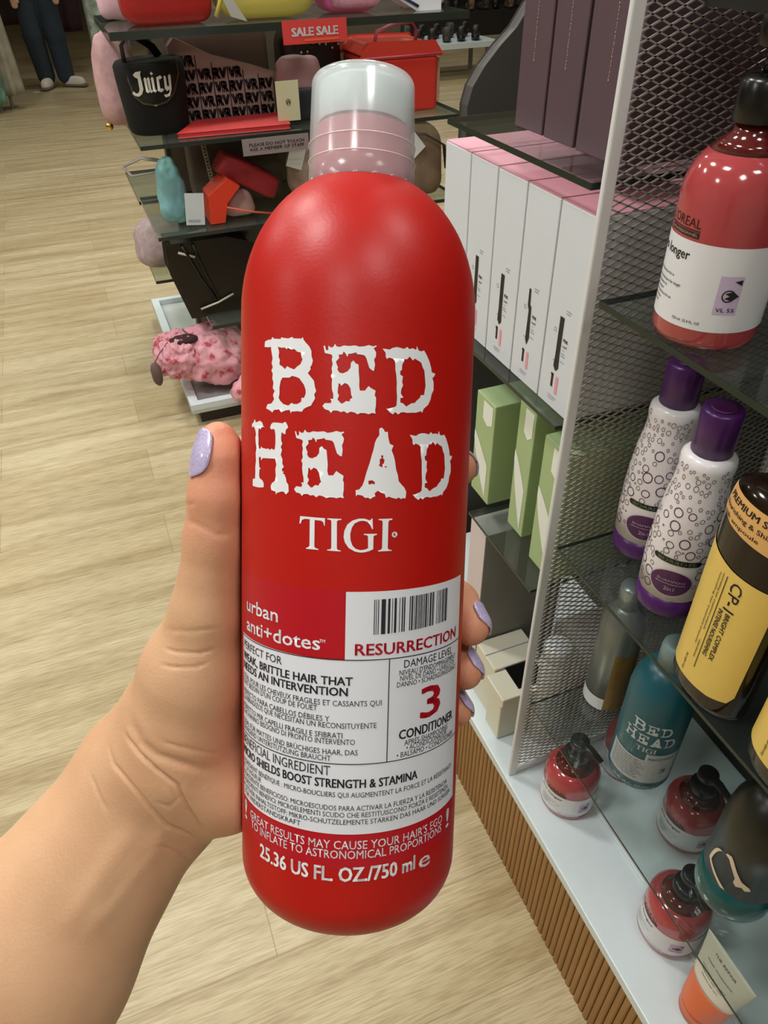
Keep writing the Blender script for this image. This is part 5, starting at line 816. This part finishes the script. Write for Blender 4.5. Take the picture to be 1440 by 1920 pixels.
dif.inputs[0].default_value = lin('#F0F5F5'); trl.inputs[0].default_value = lin('#F2F7F7'); trp.inputs[0].default_value = lin('#FAFCFC'); gls.inputs['Roughness'].default_value = 0.16
m1 = nt.nodes.new('ShaderNodeMixShader'); m2 = nt.nodes.new('ShaderNodeMixShader'); m3 = nt.nodes.new('ShaderNodeMixShader'); fr = schlick(nt, 0.05, 0.6)
m1.inputs[0].default_value = 0.5; nt.links.new(dif.outputs[0], m1.inputs[1]); nt.links.new(trl.outputs[0], m1.inputs[2])
m2.inputs[0].default_value = 0.66; nt.links.new(m1.outputs[0], m2.inputs[1]); nt.links.new(trp.outputs[0], m2.inputs[2])
nt.links.new(fr.outputs[0], m3.inputs[0]); nt.links.new(m2.outputs[0], m3.inputs[1]); nt.links.new(gls.outputs[0], m3.inputs[2]); nt.links.new(m3.outputs[0], out_.inputs[0])
cap_pr = [(RC,ch),(RC*0.997,ch+0.008),(RC*0.985,ch+0.0180),(RC*0.962,ch+0.0308),(RC*0.950,ch+0.0317),(RC*0.92,ch+0.0325),(RC*0.86,ch+0.0331),(RC*0.6,ch+0.0340),(RC*0.3,ch+0.0344),(0.0003,ch+0.0345)]
mb = MB(); mb.lathe(cap_pr, 96, cap=False); o = mb.build('frosted_cap', MCAP, t)
sd = o.modifiers.new('wall', 'SOLIDIFY'); sd.thickness = 0.0009; sd.offset = -1
MPNECK = M('pink_inner', '#DB7584', 0.5, sss=0.0); MIN = M('cap_inner_white', '#EEF4F4', 0.4)
mb = MB(); mb.lathe([(0.0150,ch+0.002),(0.0151,ch+0.0075),(0.0146,ch+0.0078),(0.0146,ch+0.0126),(0.0141,ch+0.0130),(0.0141,ch+0.0184),(0.0128,ch+0.0190),(0.0002,ch+0.0192)], 72, cap=False); mb.build('inner_neck', MPNECK, t)
mb = MB(); mb.lathe([(0.0136,ch+0.0196),(0.0136,ch+0.0300),(0.0120,ch+0.0315),(0.0002,ch+0.0318)], 60, cap=False); mb.build('inner_plug', MIN, t)
mb = MB()
for zz in (0.0078, 0.0128): mb.lathe([(RC*0.999+0.00012,ch+zz-0.00018),(RC*0.999+0.0003,ch+zz),(RC*0.997+0.00012,ch+zz+0.00018)], 96, cap=False)
for k in range(18):
    q = 2*math.pi*k/18+0.1; q2 = q+0.16
    mb.tube([((RC+0.0001)*math.sin(q),-(RC+0.0001)*math.cos(q),ch+0.0004),((RC+0.0001)*math.sin((q+q2)/2),-(RC+0.0001)*math.cos((q+q2)/2),ch+0.0012),((RC+0.0001)*math.sin(q2),-(RC+0.0001)*math.cos(q2),ch+0.0017),((RC+0.0001)*math.sin(q2+0.02),-(RC+0.0001)*math.cos(q2+0.02),ch+0.0004)],0.00013,5)
mb.build('cap_ridges', M('cap_ridge','#F0E4E6',0.2), t)
f0 = lambda e: cyl(BR, 0, HB, e)
p = Print(); letters(p, 'bed_head'); p.out('bed_head_lettering', MWP, t, f0(0.00012), 1.5)
p = Print(); letters(p, 'tigi'); p.out('tigi_lettering', MWP, t, f0(0.00012), 1.5)
p = Print(); p.disc(11.8,-1.15,0.85,20); rg = p.out('registered_mark', MWP, t, f0(0.00012), 1.5)
p = Print(); p.text('R', 11.45, 12.2, -1.6, 0.95, 1); p.out('mark_letter', MRP, rg, f0(0.00022), 1.5)
p = Print(); p.loops([[(-46.3,-38.2),(-2.1,-38.6),(-2.1,-18),(43.4,-17.4),(44.6,-94),(-45.4,-94)]]); lb = p.out('white_label', MLW, t, f0(0.00006), 1.5); tag(lb, 'white label with red and black print')
p = Print(); p.loops([[(-46.3,-37.9),(-2.4,-38.3),(-2.4,-17.8),(-46.3,-17.4)]]); p.out('crimson_block', MLR, t, f0(0.00006), 1.5)
p = Print(); p.loops([[(-45.6,-94.4),(44.8,-94.4),(44.0,-104.2),(0,-105.6),(-45.0,-104.4)]]); p.out('crimson_band', MLR, t, f0(0.00006), 1.5)
p = Print(); p.rect(-46.2,-38.75,44,-38.45); p.rect(11.15,-71.2,11.45,-38.6); p.rect(-45.8,-71.35,44.4,-71.05)
for s, u0, u1, v, cap, bold, col in TXT:
    if col == 'ink': p.text(s, u0, u1, v, cap, bold)
p.out('ink_text', MINK, lb, f0(0.0002), 1.5)
p = Print(); x = 6.2; rnd = random.Random(4)
bars = [(0,.25),(.6,.2),(1.2,.25),(2.2,1.3),(4.2,.7),(5.5,.2),(6.2,.7),(7.8,.2),(8.6,.4),(9.3,.4),(11.2,.3),(11.8,.6),(12.8,.2),(13.3,.5),(14.1,.25),(14.6,.3),(15.2,.35),(15.8,.25),(16.4,.3),(17.0,.6),(18.0,.25),(18.8,.6),(19.8,.4),(20.4,.2),(21.8,.2),(22.6,.25),(23.3,.35),(24.2,.2),(24.7,.5),(25.6,.2),(26.1,.6),(26.9,.2)]
for a_, w_ in bars: p.rect(x+a_, -30.9+0.03*a_, x+a_+w_, -20.3+0.025*a_)
p.out('barcode', MINK, lb, f0(0.0002), 1.5)
p = Print()
for s, u0, u1, v, cap, bold, col in TXT:
    if col == 'red': p.text(s, u0, u1, v, cap, bold)
p.out('red_text', MRP, lb, f0(0.0002), 1.5)
p = Print()
for s, u0, u1, v, cap, bold, col in TXT:
    if col == 'white' and v > -90: p.text(s, u0, u1, v, cap, bold)
p.out('urban_lettering', MWP, t, f0(0.0002), 1.5)
p = Print()
for s, u0, u1, v, cap, bold, col in TXT:
    if col == 'white' and v < -90: p.text(s, u0, u1, v, cap, bold)
p.out('slogan_lettering', MWP, t, f0(0.0002), 1.5)

# ---------------- hand and forearm holding the bottle ----------------
OC = np.array([-0.0098, 0.0, 0.2514]); AC = np.array(axc); NC = -OC+AC*(OC@AC); NC /= np.linalg.norm(NC); RCc = np.array(rtc)
def pz(px, py, Z): return ((px-720)*Z/FPX, (960-py)*Z/FPX, Z)
def ring(phi, v, rad):
    q = math.radians(phi); return tuple(OC+AC*v+rad*(math.cos(q)*NC+math.sin(q)*RCc))
arm = [ (pz(250,1454,.283), pz(18,1768,.277), .0195, .0290), (pz(306,1508,.283), pz(92,1828,.277), .0180, .0270),
        (pz(18,1768,.277), pz(-250,2130,.275), .0290, .034), (pz(92,1828,.277), pz(-170,2220,.275), .0270, .034),
        (pz(280,1482,.288), pz(56,1800,.284), .0205, .029),
        (pz(270,1430,.284), pz(330,1350,.280), .020, .021), (pz(338,1494,.286), pz(400,1440,.286), .017, .018) ]
thenar = [ (pz(345,1408,.276), pz(366,1260,.266), .0225, .0188), (pz(366,1260,.266), pz(388,1150,.258), .0188, .0122), (pz(388,1150,.258), pz(406,1010,.252), .0122, .0104),
           (pz(406,1010,.252), pz(414,930,.2485), .0104, .0102), (pz(414,930,.2485), pz(415,860,.2465), .0102, .0084), (pz(415,860,.2465), pz(409,822,.2463), .0084, .0056) ]
heel = [ (pz(432,1482,.276), pz(530,1400,.300), .0150, .0150), (pz(400,1440,.282), pz(440,1300,.292), .018, .016) ]
WR = pz(330,1440,.290)
mcp = [ring(222,.004,.0515), ring(218,-.016,.0520), ring(214,-.034,.0515), ring(210,-.051,.0505)]
palm = [(WR, m_, .017, .0115) for m_ in mcp]+[(mcp[i], mcp[i+1], .0115, .0115) for i in range(3)]+[(pz(366,1260,.270), mcp[0], .015, .0115), (pz(440,1400,.292), mcp[3], .016, .012)]
def finger(m0, specs, r0, r1):
    pts = [m0]+[ring(a, v, BR+r) for a, v, r in specs]; rr = [r0]+[r for _, _, r in specs]
    return [(pts[i], pts[i+1], rr[i], rr[i+1]) for i in range(len(pts)-1)], pts
fing = []
for i, (vs_, phis, rs) in enumerate([((.008,.011,.013,.0135,.0135),(200,175,152,136,122),(.0098,.0088,.0082,.0076,.0068)),
        ((-.016,-.021,-.0295,-.0375,-.0430),(196,170,144,121,106),(.0100,.0092,.0086,.0080,.0070)),
        ((-.035,-.041,-.0480,-.0560,-.0610),(193,168,144,124,109),(.0096,.0088,.0082,.0076,.0066)),
        ((-.053,-.0590,-.0660,-.0730,-.0775),(188,166,146,128,114),(.0088,.0080,.0074,.0068,.0060))]):
    f_, pts_ = finger(mcp[i], list(zip(phis, vs_, rs)), .0108, rs[0]); fing.append((f_, pts_, rs))
def hand_sdf(P):
    d = cone_d(P, arm[0])
    for c in arm[1:]: d = smin(d, cone_d(P, c), .014)
    h = cone_d(P, thenar[0])
    for c in thenar[1:]: h = smin(h, cone_d(P, c), .004)
    d = smin(d, h, .011)
    for c in heel: d = smin(d, cone_d(P, c), .009)
    for c in palm: d = smin(d, cone_d(P, c), .008)
    g = None
    for f_, _, _ in fing:
        e = cone_d(P, f_[0])
        for c in f_[1:]: e = smin(e, cone_d(P, c), .003)
        g = e if g is None else smin(g, e, .0008)
    d = smin(d, g, .004)
    Q = P-OC; a_ = Q@AC; rad = np.linalg.norm(Q-a_[:,None]*AC, axis=1)
    bot = np.maximum(rad-(BR+.0003), -(a_+HB+.0))        # the skin presses flat where it touches the bottle
    return -smin(-d, bot, .0012)
allp = np.array([p for c in arm+thenar+heel+palm+[q for f_ in fing for q in f_[0]] for p in (c[0], c[1])])
lo_ = allp.min(0)-.04; hi_ = allp.max(0)+.02
V, Fc = surface_nets(hand_sdf, lo_, hi_, 0.0007)
# relax the grid steps
nv = len(V); e1 = np.concatenate([Fc[:,0],Fc[:,1],Fc[:,2],Fc[:,3]]); e2 = np.concatenate([Fc[:,1],Fc[:,2],Fc[:,3],Fc[:,0]])
deg = np.bincount(e1, minlength=nv)+np.bincount(e2, minlength=nv)
for it in range(3):
    S_ = np.stack([np.bincount(e1, V[e2][:,k], nv)+np.bincount(e2, V[e1][:,k], nv) for k in range(3)], 1)/deg[:,None]; V = V*0.4+S_*0.6
# skin creases and tendons
gq = 0.0005
def grad(P):
    P = P.astype(np.float32); return np.stack([hand_sdf(P+np.eye(3, dtype=np.float32)[k]*gq)-hand_sdf(P-np.eye(3, dtype=np.float32)[k]*gq) for k in range(3)], 1)
G = grad(V); G /= np.linalg.norm(G, axis=1)[:,None]+1e-9
UVp = np.stack([720+FPX*V[:,0]/V[:,2], 960-FPX*V[:,1]/V[:,2]], 1); front = (G*V).sum(1) < 0
def poly_d(L):
    best = np.full(nv, 1e9); tt = np.zeros(nv)
    for i in range(len(L)-1):
        a = np.array(L[i], float); b = np.array(L[i+1], float); ab = b-a; s = np.clip(((UVp-a)@ab)/(ab@ab), 0, 1); dd = np.linalg.norm(UVp-a-s[:,None]*ab, axis=1)
        m = dd < best; best[m] = dd[m]; tt[m] = (i+s[m])/(len(L)-1)
    return best, tt
def crease(L, depth, wpx):
    global V
    d, s = poly_d(L); k = np.exp(-(d/wpx)**2)*np.sin(np.clip(np.minimum(s, 1-s)*4, 0, 1)*math.pi/2)**2*front; V = V-G*(k*depth)[:,None]
r4 = lambda L: [(a/3, 1300+b/3) for a, b in L]
r3 = lambda L: [(a*.3542, 720+b*.3542) for a, b in L]
crease(r4([(690,190),(720,260),(780,340),(880,430),(1000,520),(1060,650),(1130,760),(1190,815)]), .0014, 3.0)
crease(r4([(600,250),(640,400),(740,520),(850,650),(940,740),(1050,790),(1140,850)]), .0011, 3.2)
crease(r4([(505,440),(555,570),(615,690)]), .0006, 3); crease(r4([(880,840),(960,880),(1090,940)]), .0006, 3); crease(r4([(950,520),(1000,590),(950,640),(860,600)]), .0003, 4)
crease(r4([(730,60),(745,180),(790,280),(880,350),(1000,390),(1150,430),(1290,400)]), .0010, 9)
crease(r4([(880,260),(1000,300),(1150,330),(1280,350)]), .0004, 4)
crease(r3([(850,1395),(940,1420),(1060,1425),(1160,1395)]), .0007, 2.8); crease(r3([(830,1480),(920,1500),(1030,1500),(1120,1470)]), .0006, 2.8); crease(r3([(850,1300),(1000,1310),(1200,1290)]), .0003, 4)
crease(r3([(970,720),(1040,740),(1150,800),(1260,790)]), .0003, 6); crease(r3([(960,620),(1000,640),(1040,630)]), .0003, 3)
crease(r4([(1000,690),(880,850),(740,1010),(600,1200),(420,1450)]), -.0009, 20); crease(r4([(800,720),(660,900),(520,1100),(300,1420)]), -.0010, 24)
crease(r4([(920,800),(780,950),(640,1120),(540,1270)]), .0004, 12)
Vw = np.array(CAM)+V@np.array([RT, UP, FW])
MHAND = bpy.data.materials.new('skin'); MHAND.use_nodes = True; nt = MHAND.node_tree; b = nt.nodes['Principled BSDF']
at = nt.nodes.new('ShaderNodeAttribute'); at.attribute_name = 'blush'; rp = nt.nodes.new('ShaderNodeMixRGB'); rp.inputs[1].default_value = lin('#D0A883'); rp.inputs[2].default_value = lin('#D98A70')
tc = nt.nodes.new('ShaderNodeTexCoord'); nz = nt.nodes.new('ShaderNodeTexNoise'); nz.inputs['Scale'].default_value = 45; nz.inputs['Detail'].default_value = 5
nt.links.new(tc.outputs['Object'], nz.inputs['Vector']); mm = nt.nodes.new('ShaderNodeMixRGB'); mm.blend_type = 'MULTIPLY'; mm.inputs[0].default_value = 0.25
cr = nt.nodes.new('ShaderNodeValToRGB'); cr.color_ramp.elements[0].position = 0.3; cr.color_ramp.elements[0].color = lin('#E0B8A0'); cr.color_ramp.elements[1].position = 0.65; cr.color_ramp.elements[1].color = (1,1,1,1)
nt.links.new(nz.outputs[0], cr.inputs[0]); nt.links.new(at.outputs['Fac'], rp.inputs[0]); nt.links.new(rp.outputs[0], mm.inputs[1]); nt.links.new(cr.outputs[0], mm.inputs[2]); nt.links.new(mm.outputs[0], b.inputs['Base Color'])
b.inputs['Roughness'].default_value = 0.5; b.inputs['Specular IOR Level'].default_value = 0.35; b.inputs['Subsurface Weight'].default_value = 0.25; b.inputs['Subsurface Radius'].default_value = (1.0,0.4,0.25); b.inputs['Subsurface Scale'].default_value = 0.004
n2 = nt.nodes.new('ShaderNodeTexVoronoi'); n2.inputs['Scale'].default_value = 900; bp = nt.nodes.new('ShaderNodeBump'); bp.inputs['Strength'].default_value = 0.12; bp.inputs['Distance'].default_value = 0.0006
nt.links.new(tc.outputs['Object'], n2.inputs['Vector']); nt.links.new(n2.outputs[0], bp.inputs['Height']); nt.links.new(bp.outputs[0], b.inputs['Normal'])
loc = np.array(world(pz(300,1460,.285)))
person = np_mesh('person', Vw, Fc, MHAND, None, loc); tag(person, 'bare left forearm and hand with lilac nails holding the red bottle', 'person')
bl = np.zeros(nv)
for c_, r_, s_ in [(pz(418,850,.247),.030,.75)]+[(f_[1][-1],.018,.65) for f_ in fing]+[(pz(440,1350,.28),.03,.25)]:
    bl = np.maximum(bl, s_*np.exp(-(np.linalg.norm(V-np.array(c_), axis=1)/r_)**2))
me = person.data; atr = me.attributes.new('blush', 'FLOAT', 'POINT')
if len(me.vertices) == nv: atr.data.foreach_set('value', bl.astype(np.float32))
MNAIL = M('lilac_polish', '#A79BC6', 0.25, coat=0.7, noise=0.25, nscale=1400, ncol='#C9BEDD', sss=0.0)
def nail(tip, axis, dors, r, length, half=52, over=0.3, name='fingernail', off=0.0005):
    tip, axis, dors = (np.array(q, float) for q in (tip, axis, dors)); axis /= np.linalg.norm(axis); dors -= axis*(dors@axis); dors /= np.linalg.norm(dors); side = np.cross(axis, dors)
    v = []; f = []; n, m = 16, 14
    for j in range(n+1):
        s = -1+2*j/n; w_ = max(1-abs(s)**(2.6 if s < 0 else 3.5), 0.0)**0.5; x_ = s*length/2
        for i in range(m+1):
            q = math.radians(half)*w_*(-1+2*i/m); drop = 0.0
            pnt = tip+axis*(x_+length*(over-0.5))+(r+off-drop)*(math.cos(q)*dors+math.sin(q)*side)-dors*0.0; v.append(pnt)
    v = np.array(v)
    for it in range(6):
        g_ = grad(v); g_ /= np.linalg.norm(g_, axis=1)[:,None]+1e-9; v = v-g_*((hand_sdf(v.astype(np.float32))-off)*0.8)[:,None]
    for j in range(n):
        for i in range(m): a_ = j*(m+1)+i; f.append((a_,a_+1,a_+m+2,a_+m+1))
    vw = [tuple(np.array(CAM)+q@np.array([RT,UP,FW])-loc) for q in v]
    o = MB().add(vw, f, True).build(name, MNAIL, person); sd = o.modifiers.new('thick','SOLIDIFY'); sd.thickness = 0.0007; sd.offset = 0
    return o
tx = np.array(pz(409,838,.2463)); tb = np.array(pz(414,930,.2485))
nail(tx, tx-tb, (-math.cos(math.radians(38)),0,-math.sin(math.radians(38))), .0082, .0190, 52, 0.5, 'thumbnail')
for (f_, pts_, rs) in fing:
    a_ = np.array(pts_[-1]); b_ = np.array(pts_[-2]); rad = a_-OC; rad -= AC*(rad@AC)
    nail(a_, a_-b_, rad/np.linalg.norm(rad)+NC*0.55+AC*0.35, rs[-1], .0125, 55, 0.5)
